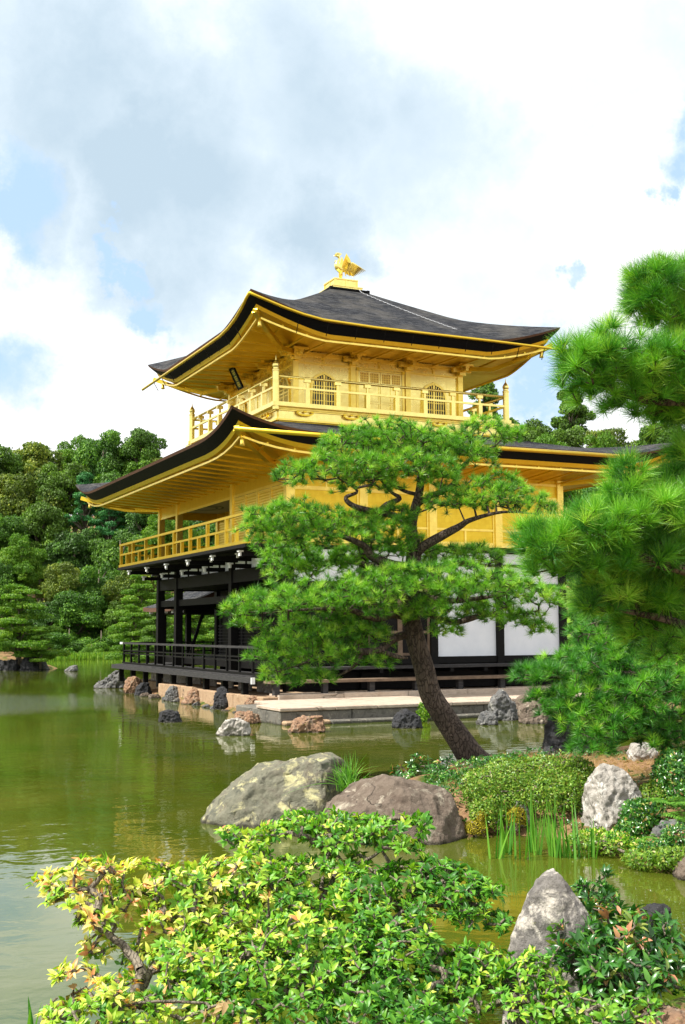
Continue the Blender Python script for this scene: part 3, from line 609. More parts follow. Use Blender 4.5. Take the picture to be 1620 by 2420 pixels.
# lattice shutters in the south bay
for k in range(4):
    a = .12+k*1.0; b = a+.98; m = MB(); m.box(-.03, -.01, a+.04, b-.04, 4.66, 6.04); s1 = m.build('lattice_shutter', GOLDD, pav)
    m = MB(); [m.box(-.055, -.031, a+.05, b-.05, 4.70+i*.075, 4.70+i*.075+.032) for i in range(18)]; m.build('shutter_slats', GOLD, s1)
    m = MB(); m.box(-.07, 0, a, a+.05, 4.62, 6.06); m.box(-.07, 0, b-.05, b, 4.62, 6.06); m.box(-.065, 0, a+.05, b-.05, 4.62, 4.68); m.box(-.065, 0, a+.05, b-.05, 6.0, 6.05); m.build('shutter_frame', GOLD, s1)
m = MB(); [m.box(2.06, 2.099, 4.3+i*.925, 4.3+i*.925+.06, 4.6, 6.4) for i in range(8)]; [m.box(2.07, 2.098, 4.3, 11.5, 4.7+i*.09, 4.7+i*.09+.03) for i in range(15)]; m.build('inner_lattice', GOLD, pav)
m = MB(); m.box(.06, 2.1, .06, W_-.06, 6.36, 6.40); cl = m.build('painted_ceiling', CREAM, pav)
for cy_, rx_ in ((9.9, .5), (6.2, .6)):
    for rr in (.42, .28):
        m = MB(); n = 24; P = [(1.1+rr*1.2*math.cos(2*math.pi*i/n), cy_+rr*2.2*math.sin(2*math.pi*i/n), 6.355) for i in range(n)]; Q = [(1.1+(rr-.06)*1.2*math.cos(2*math.pi*i/n), cy_+(rr-.06)*2.2*math.sin(2*math.pi*i/n), 6.355) for i in range(n)]
        m.add(P+Q, [(i, (i+1) % n, n+(i+1) % n, n+i) for i in range(n)]); m.build('ceiling_painting', PAINTG, cl)
m = MB(); m.box(-1.2, E_+.02, -.12, W_+1.0, 4.36, 4.44); m.build('middle_floor', DARKW, pav)
# railing of the second storey
ry = W_+.95; rx = -1.17
def rail2(a, b, name, tall, par=None, first=False):
    a = Vector(a); b = Vector(b); m = MB(); d = (b-a).normalized()
    m.bar(a-d*.12+Vector((0, 0, 4.47)), b+d*.12+Vector((0, 0, 4.47)), .12, .09); o = m.build(name, GOLDD, par or pav); p = o if par is None else par
    for z, w, e in ((4.87, .06, .12), (5.22, .07, .17)):
        m = MB(); m.bar(a-d*e+Vector((0, 0, z)), b+d*e+Vector((0, 0, z)), w, w); m.build('gold_rail', GOLDD, p)
    n = max(2, round((b-a).length/.775))
    for i in range(n+1):
        q = a+(b-a)*i/n; top = 5.19 if i % 2 == 0 else 4.84
        m = MB(); m.box(q.x-.045, q.x+.045, q.y-.045, q.y+.045, 4.51, top); m.build('gold_baluster', GOLDD, p)
    return p
rp = rail2((rx, -.05, 0), (rx, ry, 0), 'middle_railing', 5.19)
rail2((rx+.30, ry+.004, .004), (4.2, ry+.004, .004), 'middle_railing_beam', 5.19, rp)
# ---------- first storey
for y in cols_y:
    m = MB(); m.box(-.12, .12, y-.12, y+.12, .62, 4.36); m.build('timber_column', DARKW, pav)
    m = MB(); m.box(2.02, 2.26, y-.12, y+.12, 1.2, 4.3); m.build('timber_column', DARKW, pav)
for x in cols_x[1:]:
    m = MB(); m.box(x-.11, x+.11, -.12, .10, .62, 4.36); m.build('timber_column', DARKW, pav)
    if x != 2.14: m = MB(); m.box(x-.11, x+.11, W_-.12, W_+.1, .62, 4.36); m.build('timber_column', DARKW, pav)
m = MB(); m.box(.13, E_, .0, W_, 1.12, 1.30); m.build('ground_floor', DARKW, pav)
for z0, z1 in ((3.58, 3.95), (2.95, 3.22)):
    for a, b in zip(cols_y, cols_y[1:]):
        m = MB(); m.box(-.08, .08, a+.12, b-.12, z0, z1) if z0 > 3.3 else m.box(-.04, .04, a+.12, b-.12, z0+.06, z1); m.build('cross_beam', DARKW, pav)
    m = MB(); m.box(.12, 2.02, W_-.08, W_+.08, z0, z1); m.build('cross_beam', DARKW, pav)
for a, b in zip(cols_y, cols_y[1:]):
    n = max(1, round((b-a)/1.17))
    for i in range(n):
        u0 = a+.14+(b-a-.28)*i/n; u1 = a+.14+(b-a-.28)*(i+1)/n
        m = MB(); m.box(-.02, .0, u0+.05, u1-.05, 3.96, 4.28); m.build('plaster_panel', WHITE, pav)
        m = MB(); m.box(-.05, .02, u1-.04, u1+.04, 3.951, 4.29); m.build('short_strut', DARKW, pav)
m = MB(); m.box(.12, 2.0, .1, W_-.1, 3.62, 3.66); m.build('porch_ceiling', DARKW, pav)
# inner wall, dark lattice
m = MB(); m.box(2.12, 2.18, .1, W_-.1, 1.3, 3.6); iw = m.build('inner_dark_wall', DARKW, pav)
m = MB(); [m.box(2.07, 2.119, .15, W_-.15, 1.35+.11*i, 1.35+.11*i+.03) for i in range(10)]; [m.box(2.065, 2.118, .3+i*1.1, .3+i*1.1+.05, 1.32, 3.4) for i in range(11)]; m.build('dark_lattice', GREYW, iw)
# east wall of first storey
for i, (a, b) in enumerate(zip(cols_x, cols_x[1:])):
    a += .11; b -= .11
    m = MB(); m.box(a, b, -.03, .03, 3.49, 3.95); m.box(a, b, -.031, .031, 4.03, 4.33); m.build('plaster_panel', WHITE, pav)
    for z0, z1 in ((1.28, 1.46), (3.34, 3.48), (3.951, 4.025), (4.335, 4.36)):
        m = MB(); m.box(a, b, -.08, .08, z0, z1); m.build('wall_beam', DARKW, pav)
    if i >= 2:
        m = MB(); m.box(a, b, -.02, .02, 1.46, 3.34); m.build('white_wall_panel', WHITE, pav)
    else:
        m = MB(); m.box(a, b, -.02, .02, 1.46, 3.34); dd = m.build('plank_door', DARKW, pav)
        m = MB()
        for u in (a, (a+b)/2-.03, (a+b)/2+.04, b-.07): m.box(u, u+.07, -.05, -.021, 1.46, 3.34)
        for z in (1.5, 2.1, 2.7, 3.24): m.box(a+.071, b-.071, -.045, -.0215, z, z+.07)
        m.build('door_battens', BROWNW if i else DARKW, dd)
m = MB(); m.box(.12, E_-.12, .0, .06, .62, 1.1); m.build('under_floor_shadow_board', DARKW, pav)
m = MB(); m.box(E_-.05, E_+.05, .1, W_, .62, 4.36); m.box(2.2, E_-.1, W_-.05, W_+.02, .62, 4.36); m.build('rear_timber_wall', DARKW, pav)
# balcony brackets with white tips, south side and its two ends
m = MB(); m.box(-1.28, -1.18, -.2, W_+1.05, 4.33, 4.42); m.box(-.75, -.65, -.1, W_+.9, 4.26, 4.35); m.box(-1.18, 2.4, W_+.95, W_+1.05, 4.33, 4.42); m.build('bracket_beam', DARKW, pav)
def tipped(name, a, b, w, h, fn=.05):
    m = MB(); m.bar(a, b, w, h); o = m.build(name, DARKW, pav); a = Vector(a); b = Vector(b); d = (b-a).normalized()
    t = MB(); t.bar(b+d*.001, b+d*fn, w+.006, h+.006); t.bar(b+d*.001-d*.05+Vector((0, 0, h*.35+.02)), b+d*(fn+.03)+Vector((0, 0, h*.35+.02)), w+.05, h*.35); t.build('white_bracket_tip', WHITET, o)
for y in np.linspace(.5, W_-.1, 6):
    tipped('bracket_arm', (.1, y, 4.20), (-1.14, y, 4.20), .10, .12); tipped('bracket_arm', (.1, y, 4.0), (-.62, y, 4.0), .10, .12)
for y in np.linspace(.5, W_-.1, 6)[:-1]+1.1:
    tipped('bracket_arm', (.1, y, 4.21), (-.80, y, 4.21), .09, .10)
for x in (.0, 2.14): tipped('bracket_arm', (x, W_-.1, 4.20), (x, W_+.95, 4.20), .10, .12)
m = MB(); m.box(-.62, .1, .2, .32, 3.78, 3.9); m.build('bracket_arm', DARKW, pav)
# veranda of the first storey
m = MB(); m.box(-1.30, -.13, -.72, W_+1.1, .98, 1.05); m.box(-.13, 2.3, W_+.12, W_+1.1, .98, 1.05); vf = m.build('veranda_floor', GREYW, pav)
m = MB(); [m.box(-1.29, -.14, -.7+i*.2, -.7+i*.2+.188, 1.051, 1.062) for i in range(66)]; m.build('floor_planks', GREYW, vf)
m = MB(); m.box(-1.38, -1.301, -.92, W_+1.3, .90, 1.03); o = m.build('veranda_edge_beam', GREYW, pav); t = MB(); t.box(-1.39, -1.295, -.97, -.921, .88, 1.04); t.build('white_beam_cap', WHITET, o)
m = MB(); m.box(-.1, E_+.2, -.98, -.125, 1.19, 1.255); m.build('east_step_ledge', GREYW, pav)
for x in np.linspace(.1, E_, 9):
    m = MB(); m.box(x-.05, x+.05, -.95, -.2, 1.08, 1.19); m.build('ledge_joist', DARKW, pav)
m = MB(); m.box(-1.1, 5.9, -1.55, -1.05, .90, .97); m.build('long_bench_plank', BROWNW, pav)
for x in np.linspace(-.9, 5.6, 6):
    m = MB(); m.box(x-.07, x+.07, -1.45, -1.3, .62, .90); m.build('bench_post', GREYW, pav)
for y in np.linspace(.2, W_+.9, 9):
    m = MB(); m.box(-1.2, -1.05, y-.07, y+.07, .45, .98); m.build('veranda_post', DARKW, pav)
for y in np.linspace(.9, W_-.6, 8):
    m = MB(); m.box(-.34, -.3, y-.5, y+.5, .42, .86); m.build('foundation_plaster', WHITE if False else ST_PALE, pav)
m = MB(); m.box(-1.09, -1.02, -.7, ry, 1.74, 1.80); lr = m.build('veranda_railing', GREYW, pav)
for z in (1.40, 1.50):
    m = MB(); m.box(-1.07, -1.04, -.7, ry, z, z+.04); m.build('low_rail', DARKW, lr)
m = MB(); m.box(-1.1, -1.01, -.7, ry, 1.07, 1.12); m.build('low_rail', DARKW, lr)
m = MB(); m.box(-1.1, -1.01, ry+.25, ry+.29, 1.73, 1.81); m.box(-1.09, -1.02, ry, ry+.25, 1.74, 1.80); m.build('white_rail_end', WHITET, lr)
for i in range(14):
    y = -.2+i*.98; m = MB(); m.box(-1.085, -1.025, y-.03, y+.03, 1.12, 1.74); m.build('railing_post', DARKW, lr)
for z in (1.45, 1.76):
    m = MB(); m.box(-1.0, 2.4, ry+.13, ry+.17, z, z+.045); m.build('low_rail', DARKW, lr)
for x in np.linspace(-.1, 2.3, 4): m = MB(); m.box(x-.03, x+.03, ry+.12, ry+.18, 1.06, 1.76); m.build('railing_post', DARKW, lr)
#%%PHOENIX
ph = empty('phoenix_statue', (CX, CY, 13.59), 'golden bird with raised wings standing on the stepped plinth at the roof peak', 'statue')
def P_(u, w, z): return (CX-u, CY+w, 13.59+z)   # u towards the beak (south)
m = MB(); m.lathe([(.17, 0), (.16, .03), (.08, .05), (.06, .09)], (CX, CY, 13.59), 12); m.build('perch', GOLDW, ph, True)
m = MB(); m.tube([P_(-.16, 0, .40), P_(-.08, 0, .42), P_(.02, 0, .43), P_(.10, 0, .50), P_(.14, 0, .58), P_(.13, 0, .66), P_(.07, 0, .73), P_(.05, 0, .80), P_(.08, 0, .86), P_(.13, 0, .88)], [.03, .09, .115, .12, .095, .06, .04, .032, .05, .045], 10)
m.build('body', GOLDW, ph, True)
m = MB(); m.tube([P_(.14, 0, .88), P_(.22, 0, .87), P_(.25, 0, .84)], [.04, .02, .004], 8); m.build('beak', GOLD, ph, True)
m = MB()
for a in (-.5, .0, .5, 1.0, 1.5): m.prism([P_(.06, 0, .86), P_(.07+.11*math.cos(a+.5), 0, .87+.09*math.sin(a+.5)), P_(.07+.15*math.cos(a+.8), 0, .90+.10*math.sin(a+.8)), P_(.07+.09*math.cos(a+1.1), 0, .88+.09*math.sin(a+1.1))], (0, -.03, 0), (0, .03, 0))
m.prism([P_(.17, 0, .56), P_(.22, 0, .66), P_(.20, 0, .72), P_(.13, 0, .66)], (0, -.02, 0), (0, .02, 0))
m.build('crest', GOLDW, ph)
for s in (-1, 1):
    m = MB()
    for i in range(6):
        t = i/5; u0 = -.02-.11*t; tip = (-.13-.08*t, s*(.16+.08*t), .94-.20*t)
        m.prism([P_(u0+.05, s*.09, .46), P_(tip[0]+.06, tip[1], tip[2]-.14), P_(tip[0]+.005, tip[1]+s*.01, tip[2]), P_(tip[0]-.04, tip[1], tip[2]-.12), P_(u0-.04, s*.09, .44)], (0, 0, 0), (0, s*(.015+.003*i), 0))
    m.build('wing', GOLD, ph)
m = MB()
for i in range(10):
    t = i/9; w = (t-.5)*.30
    pts = [P_(-.12, w*.2, .42), P_(-.22, w*.6, .44+.17*(1-t)-.06*t), P_(-.36, w*.9, .46+.19*(1-t)-.10*t), P_(-.54, w, .44+.13*(1-t)-.10*t), P_(-.84+.32*t, w, .44-.16*t)]
    m.tube(pts, [.02, .035, .042, .034, .006], 6)
m.build('tail_plumes', GOLDW, ph, True)
m = MB()
for i in range(7): m.tube([P_(-.06-.055*i, (-1)**i*.04, .40), P_(-.07-.06*i, (-1)**i*.05, .32), P_(-.09-.065*i, (-1)**i*.05, .20+.012*i)], [.015, .018, .004], 5)
m.build('hanging_feathers', GOLD, ph, True)
for s in (-1, 1):
    m = MB(); m.tube([P_(-.02, s*.06, .42), P_(.02, s*.06, .28), P_(-.0, s*.05, .06)], [.06, .035, .02], 8)
    for a in (-.5, 0, .5): m.tube([P_(0, s*.05, .07), P_(.09*math.cos(a), s*.05+.09*math.sin(a), .055)], [.015, .008], 5)
    m.build('leg', GOLD, ph, True)
#%%SOSEI
sc = empty('fishing_pavilion', (3.2, 15.6, .5), 'small open timber pavilion with a curved bark roof jutting over the pond beyond the veranda', 'pavilion')
m = MB(); hx, hy = 2.1, 2.3; P = []
for i in range(13):
    t = i/12; row = []
    for j in range(13):
        u = j/12; x = 3.2-hx+2*hx*t; y = 15.6-hy+2*hy*u; k = 1-abs(2*t-1); row.append((x, y, 3.08+.80*k**1.25+.10*max(0, abs(2*u-1)-.5)))
    P.append(row)
m.grid(P); rf = m.build('roof', SHING, sc, True)
m = MB(); P = [[(a, b, c-.02 if False else c) for a, b, c in r] for r in P]
m.grid([[(a, b, c-.16) for a, b, c in r] for r in P]); 
for r in (P[0], P[-1], [q[0] for q in P], [q[-1] for q in P]): m.grid([r, [(a, b, c-.16) for a, b, c in r]])
m.build('eave_edge', RUST, rf)
for x in (1.75, 4.65):
    for y in (14.0, 17.2): m = MB(); m.box(x-.09, x+.09, y-.09, y+.09, -.2, 3.0); m.build('post', DARKW, sc)
m = MB(); m.bar((1.75, 13.9, 1.2), (2.3, 13.9, 2.9), .1, .1); m.build('brace', DARKW, sc)
m = MB(); m.box(1.6, 4.8, 13.9, 14.1, 2.82, 3.0); m.box(1.6, 4.8, 17.1, 17.3, 2.82, 3.0); m.box(1.66, 1.84, 14.1, 17.1, 2.82, 3.02); m.build('beam', DARKW, sc)
m = MB(); m.box(1.5, 4.9, 12.9, 17.5, .95, 1.05); m.build('floor', GREYW, sc)
for y in (13.2, 14.2, 15.2, 16.2, 17.2): m = MB(); m.box(1.2, 1.3, y-.05, y+.05, 2.86, 2.94); m.box(1.17, 1.2, y-.055, y+.055, 2.855, 2.945); m.build('rafter_tip', WHITET, sc)
#%%STONEWORK
emb = empty('stone_embankment', (-1.2, 5, 0), 'orange-tan granite block retaining wall under the black veranda, rising from the pond', 'retaining wall')
yb = -1.5; k = 0
while yb < 7.0:
    L = 1.0+.5*random.random(); m = MB(); j = .05*random.random()
    m.box(-1.30+j, -.75, yb+.008, yb+L-.008, -.6, .56+.03*random.random()); o = m.build('granite_block', ST_BLOCK, emb)
    bv = o.modifiers.new('b', 'BEVEL'); bv.width = .02; bv.segments = 2; yb += L
m = MB(); m.box(-.74, 9.6, -.89, 7.3, .2, .57); m.box(-.6, 9.6, 7.31, 12.6, .2, .5); m.build('platform_fill', ST_BLOCK, emb)
curb = empty('stone_curb', (4, -1.2, .4), 'low pale granite kerb running behind the paved landing under the east side of the pavilion', 'kerb')
x = -.9
while x < 9.6:
    L = 1.7+.4*random.random(); m = MB(); m.box(x+.006, x+L-.006, -1.55, -.9, .2, .635+.01*random.random()); o = m.build('kerb_stone', ST_TOP, curb); bv = o.modifiers.new('b', 'BEVEL'); bv.width = .015; x += L
stg = empty('landing_stage', (1.5, -3, 0), 'broad pale granite landing platform with its side coloured grey for shade, standing in the pond', 'stone platform')
x = -2.05; rows = ((-4.45, -3.0), (-2.99, -1.56))
for (ya, yc) in rows:
    x = -2.05 if ya < -4 else -1.55
    while x < 8.6:
        L = random.uniform(.8, 1.6); ya2 = ya if x < 3.2 or ya > -4 else (-3.9 if x < 5 else -3.55)
        m = MB(); m.box(x+.005, x+L-.005, ya2, yc-.01, .44, .515+random.uniform(0, .006)); o = m.build('paving_slab', ST_TOP, stg); bv = o.modifiers.new('b', 'BEVEL'); bv.width = .014; x += L
x = -2.03
while x < 8.4:
    L = random.uniform(1.3, 2.0); yf = -4.42 if x < 3.2 else -3.52
    m = MB(); m.box(x+.006, x+L-.006, yf+random.uniform(0, .02), -1.6, -.6, .437); o = m.build('side_block', ST_GRAN, stg); bv = o.modifiers.new('b', 'BEVEL'); bv.width = .025; x += L
x = -2.0
for L in (1.1, 1.7, 1.25, 1.6):
    m = MB(); m.box(x+.008, x+L-.008, -4.66+.03*random.random(), -4.40, -.6, .225+.02*random.random()); o = m.build('footing_stone', ST_BLOCK if L < 1.2 else ST_GRAN, stg); bv = o.modifiers.new('b', 'BEVEL'); bv.width = .03; x += L
for o in (pav, ph, sc, emb, curb, stg): o.location.z -= .15
#%%ROCKS
def fract(P, sc, seed, oct=5):
    o = Vector((seed*13.1, seed*7.7, seed*3.3))
    return np.array([noise.fractal(Vector(p)*sc+o, 1.0, 2.1, oct) for p in P])
def rock(outline, d, thick, mat, label, seed=1, zb=None, rough=.06, vox=None, facets=0, skew=0.0, group=None, name='rock', lean=0.0):
    """outline: silhouette in photo pixels at distance d; thick: real depth away from the viewer (m)"""
    px = FPX/d; r_ = np.random.default_rng(seed); pts = []
    cx_ = sum(p[0] for p in outline)/len(outline); base = max(p[1] for p in outline); top = min(p[1] for p in outline)
    fw = FW*np.array([1, 1, 0]); fw /= np.linalg.norm(fw)
    for px_, py_ in outline:
        p = at(px_, py_, d)
        for k, sh in ((-.5, .62), (-.28, .92), (0, 1.0), (.3, .88), (.5, .55)):
            c = at(cx_, base, d); hz = (p[2]-c[2]); kk = k*(1-.35*hz/max(.01, (base-top)/px))
            q = c+(p-c)*np.array([sh, sh, .80+.2*sh])+fw*(thick*kk)+r_.normal(0, .02*thick, 3); pts.append(q)
    lowz = zb if zb is not None else min(-.25, min(p[2] for p in pts)-.15)
    for q in list(pts):
        if q[2] < min(p[2] for p in pts)+.12: pts.append(np.array([q[0], q[1], lowz]))
    bm = __import__('bmesh').new()
    for q in pts: bm.verts.new(q)
    ch = __import__('bmesh').ops.convex_hull(bm, input=bm.verts)
    loose = [v for v in bm.verts if not v.link_faces]
    __import__('bmesh').ops.delete(bm, geom=loose, context='VERTS')
    me = bpy.data.meshes.new('tmp'); bm.to_mesh(me); bm.free(); o = bpy.data.objects.new('tmp', me); COL.objects.link(o)
    size = max(thick, (max(p[0] for p in outline)-min(p[0] for p in outline))/px)
    rm = o.modifiers.new('r', 'REMESH'); rm.mode = 'VOXEL'; rm.voxel_size = vox or size/46
    dg = bpy.context.evaluated_depsgraph_get(); dg.update(); m2 = bpy.data.meshes.new_from_object(o.evaluated_get(dg)); bpy.data.objects.remove(o)
    n = len(m2.vertices); V = np.empty(n*3); m2.vertices.foreach_get('co', V); V = V.reshape(-1, 3); N_ = np.empty(n*3); m2.vertices.foreach_get('normal', N_); N_ = N_.reshape(-1, 3)
    a = fract(V, 1.6/size, seed, 3)*.9; b_ = np.abs(fract(V, 5/size, seed+5, 4)); c_2 = fract(V, 16/size, seed+9, 4)
    disp = size*(a*rough*1.2-b_*rough*1.0+c_2*rough*.28)
    # chipped facets
    for _ in range(facets):
        dr = r_.normal(0, 1, 3); dr[2] = abs(dr[2]); dr /= np.linalg.norm(dr); h = V@dr; lim = np.quantile(h, .93-.05*r_.random()); over = np.clip(h-lim, 0, None); V = V-over[:, None]*dr*.75
    V = V+N_*disp[:, None]; m2.vertices.foreach_set('co', V.ravel()); m2.update(); m2.materials.clear(); m2.polygons.foreach_set('use_smooth', np.ones(len(m2.polygons), bool))
    o = link(name, m2, mat); tag(o, label, 'rock', group); return o
dd = lambda px, py: float((gz(px, py)-CAM)@FW)   # distance of a water-line pixel
rock([(478, 1925), (492, 1895), (540, 1850), (600, 1808), (680, 1798), (740, 1790), (790, 1778), (832, 1800), (845, 1860), (850, 1930), (700, 1945), (520, 1945)], 14.1, 1.5, ST_LICHEN, 'large rounded grey-green boulder with yellow lichen, left of the grass tuft in the pond', 3, rough=.034, vox=.022, facets=9)
rock([(765, 1925), (790, 1880), (850, 1850), (905, 1832), (1000, 1838), (1062, 1850), (1100, 1890), (1126, 1940), (1118, 1968), (960, 1968), (780, 1960)], 12.95, 1.3, ST_BROWN, 'low broad brown boulder behind the yellow-green shrub, with a rusty waterline', 5, rough=.030, vox=.020, facets=9)
rock([(508, 1735), (512, 1712), (530, 1698), (560, 1692), (590, 1705), (596, 1722), (594, 1737)], dd(550, 1737), .45, ST_PALE, 'small whitish rock standing alone in the pond in front of the retaining wall', 7, rough=.08, facets=3)
rock([(680, 1730), (690, 1702), (715, 1690), (765, 1690), (770, 1710), (768, 1729)], dd(725, 1730), .4, ST_RUST, 'cracked blocky rock in the water before the landing platform, tan and dark sided', 8, rough=.09, facets=3)
rock([(372, 1705), (378, 1682), (400, 1676), (420, 1682), (432, 1705)], dd(400, 1706), .5, ST_DARK, 'small dark rock breaking the water in front of the retaining wall', 9, rough=.08, facets=2)
rock([(924, 1719), (930, 1685), (960, 1676), (995, 1690), (1000, 1718)], dd(960, 1720), .4, ST_DARK, 'dark upright water rock with small yellow-green plants, beside the leaning pine trunk', 10, rough=.07, facets=2)
# shore rocks along the wall, left to right
def dw(px, py, x=-1.45):
    r = ray(px, py); return float((x-CAM[0])/r[0])
for ol, dx_, mt, lb, sd in [
    ([(222, 1632), (226, 1616), (250, 1604), (264, 1586), (285, 1580), (298, 1596), (312, 1612), (318, 1634)], 0, ST_GREY, 'grey rock pile at the far corner of the veranda, leftmost of the shore rocks', 11),
    ([(290, 1638), (300, 1604), (318, 1596), (334, 1606), (340, 1640)], -.1, ST_RUST, 'reddish shore rock under the far end of the veranda railing', 12),
    ([(318, 1646), (326, 1626), (346, 1606), (357, 1612), (362, 1646)], -.2, ST_DARK, 'slanting dark grey shore rock where the granite wall begins', 13),
    ([(386, 1660), (392, 1638), (408, 1624), (424, 1618), (432, 1644), (436, 1662)], 0, ST_GREY, 'grey shore rock leaning on the first wall blocks', 14),
    ([(430, 1672), (438, 1646), (452, 1622), (476, 1620), (488, 1640), (492, 1672)], -.05, ST_RUST, 'jagged brown and orange shore rock in the middle of the wall', 15),
    ([(496, 1682), (504, 1650), (514, 1626), (532, 1622), (542, 1640), (544, 1684)], -.1, ST_DARK, 'tall blackish shore rock with grey streaks before the orange blocks', 16),
    ([(566, 1700), (576, 1654), (590, 1632), (608, 1638), (620, 1656), (626, 1700)], -.1, ST_RUST, 'rounded orange shore rock next to the landing platform', 17)]:
    rock(ol, dw(ol[0][0]+20, ol[0][1]-20, -1.42)+dx_*0, .7, mt, lb, sd, rough=.10, facets=6)
rng2 = random.Random(5)
for i in range(11):
    px = 345+i*24; by = 1652+i*4.4; w_ = rng2.uniform(12, 20); h_ = rng2.uniform(8, 16)
    rock([(px-w_, by), (px-w_*.7, by-h_), (px+w_*.3, by-h_*1.2), (px+w_, by)], dw(px, by-10, -1.5), .35, rng2.choice([ST_GREY, ST_RUST, ST_BROWN]), 'small rubble stone at the waterline along the foot of the retaining wall', 60+i, rough=.09, facets=4, group='rubble stones along the retaining wall')
rock([(548, 1706), (556, 1684), (590, 1678), (616, 1688), (622, 1708)], dd(580, 1708)-.1, .5, ST_RUST, 'low mossy rubble stone at the left corner of the landing platform', 18, rough=.10, facets=4)
rock([(1152, 1698), (1153, 1650), (1160, 1630), (1182, 1622), (1206, 1632), (1222, 1662), (1228, 1698)], dd(1190, 1700), 1.0, ST_GREY, 'craggy grey rock standing at the right end of the landing platform', 19, rough=.10, facets=6)
rock([(1126, 1708), (1132, 1684), (1155, 1678), (1172, 1690), (1176, 1710)], dd(1150, 1712), .5, ST_GREY, 'small grey rock in the water below the craggy rock', 20, rough=.08, facets=4)
rock([(1222, 1708), (1226, 1668), (1258, 1656), (1290, 1664), (1304, 1708)], dd(1260, 1708), .8, ST_BROWN, 'speckled grey-brown shore rock under the low pine boughs', 21, rough=.08, facets=5)
rock([(1218, 1668), (1222, 1648), (1240, 1642), (1256, 1668)], dd(1240, 1700)+.9, .5, ST_BROWN, 'brown round stone lying between the two shore rocks', 22, rough=.05)
# islet rocks far left
rock([(0, 1590), (0, 1560), (60, 1552), (64, 1590)], 62.5, 2.0, ST_DARK, 'flat dark islet rock at the left edge of the view', 23, rough=.08, facets=2)
rock([(42, 1594), (55, 1560), (70, 1542), (88, 1545), (98, 1592)], 61.5, 1.3, ST_DARK, 'peaked dark rock on the islet under the small pine', 24, rough=.09, facets=3)
rock([(70, 1586), (66, 1556), (85, 1540), (110, 1560), (122, 1588)], 63.5, 1.0, ST_GREY, 'grey islet rock at the right end of the little island', 25, rough=.09, facets=3)
rock([(152, 1586), (165, 1575), (182, 1573), (186, 1585)], dd(170, 1586), .8, ST_GREY, 'tiny low rock alone in the far water', 26, rough=.06)
# mound rocks
rock([(1368, 1945), (1380, 1880), (1392, 1835), (1420, 1805), (1470, 1802), (1500, 1830), (1525, 1880), (1530, 1945), (1500, 1985), (1390, 1975)], 12.6, .8, ST_PALE, 'large pale craggy boulder on the island bank, right of the clipped bush', 27, rough=.06, vox=.014, facets=8)
rock([(1196, 1945), (1205, 1905), (1225, 1890), (1250, 1900), (1256, 1958), (1200, 1962)], 13.0, .35, ST_PALE, 'whitish stone peeping out under the clipped azalea', 28, rough=.08)
rock([(1535, 2010), (1545, 1960), (1590, 1940), (1640, 1945), (1650, 2020)], 11.6, .6, ST_GREY, 'grey mossy bank stone at the right edge, below the ferns', 29, rough=.09, facets=2)
rock([(1590, 2066), (1605, 2030), (1640, 1995), (1680, 2000), (1690, 2075)], 10.6, .5, ST_BROWN, 'brown rock touching the water at the right edge of the view', 30, rough=.07)
rock([(1278, 1800), (1288, 1710), (1310, 1690), (1370, 1700), (1385, 1720), (1390, 1805)], 17.5, .9, ST_DARK, 'tall black rock in shade at the back of the island under the pine', 31, rough=.07, facets=2)
rock([(1268, 1802), (1280, 1775), (1300, 1762), (1330, 1790), (1330, 1806)], 16.9, .5, ST_DARK, 'low black rock at the foot of the tall shaded rock', 32, rough=.06)
rock([(1180, 1805), (1200, 1785), (1235, 1783), (1250, 1806)], 17.3, .5, ST_DARK, 'flat dark stone on the waterline right of the pine root', 33, rough=.06)
rock([(1080, 1828), (1088, 1808), (1105, 1800), (1120, 1830)], 17.7, .5, ST_DARK, 'small dark stone tucked at the left foot of the leaning trunk', 34, rough=.06)
rock([(1480, 1778), (1490, 1760), (1530, 1755), (1555, 1778)], 16.5, .5, ST_PALE, 'half-hidden pale stone on the brown needle ground behind the boulder', 35, rough=.06)
# foreground
rock([(1184, 2420), (1192, 2270), (1222, 2180), (1256, 2104), (1292, 2058), (1318, 2056), (1356, 2090), (1408, 2150), (1450, 2205), (1460, 2330), (1450, 2430)], 6.1, .42, ST_CONE, 'pointed cone-shaped grey and cream boulder rising from the foreground shore', 36, rough=.028, vox=.0095, facets=3, zb=-.2)
rock([(1504, 2210), (1512, 2155), (1545, 2136), (1575, 2142), (1588, 2210)], 7.6, .3, ST_DARK, 'round dark stone in the shade at the edge of the right-hand bush', 37, rough=.06)
rock([(1510, 2430), (1520, 2402), (1570, 2392), (1640, 2400), (1660, 2440)], 5.5, .3, ST_RUST, 'pinkish stone cut off by the bottom right corner', 38, rough=.07)
#%%FOLIAGE
def unit(v): return v/np.maximum(1e-9, np.linalg.norm(v, axis=-1, keepdims=True))
def perp(d, r_=rng):
    a = r_.normal(0, 1, d.shape); return unit(np.cross(d, a))
def tufts(P, D, n, L, w, spread=(25, 85), droop=.0, stem=.025, rv=None):
    """n needles round each shoot tip P pointing along D"""
    K = len(P); P = np.repeat(P, n, 0); D0 = np.repeat(D, n, 0); r = perp(D0); th_ = np.radians(rng.uniform(spread[0], spread[1], K*n))[:, None]
    d = unit(D0*np.cos(th_)+r*np.sin(th_)); s = rng.uniform(0, 1, K*n)[:, None]; b = P-D0*stem*s
    LL = (L*rng.uniform(.72, 1.08, K*n))[:, None]; t = b+d*LL+np.array([0, 0, -1])*droop*LL; side = perp(d)*w/2
    V = np.stack([b-side, b+side, t], 1).reshape(-1, 3); F_ = np.arange(K*n*3); tr = np.repeat(rng.uniform(0, 1, K)**1.3*.75, n) if rv is None else np.repeat(rv, n)
    return V, F_, np.repeat(np.clip(tr+rng.normal(0, .10, K*n), 0, 1), 3)
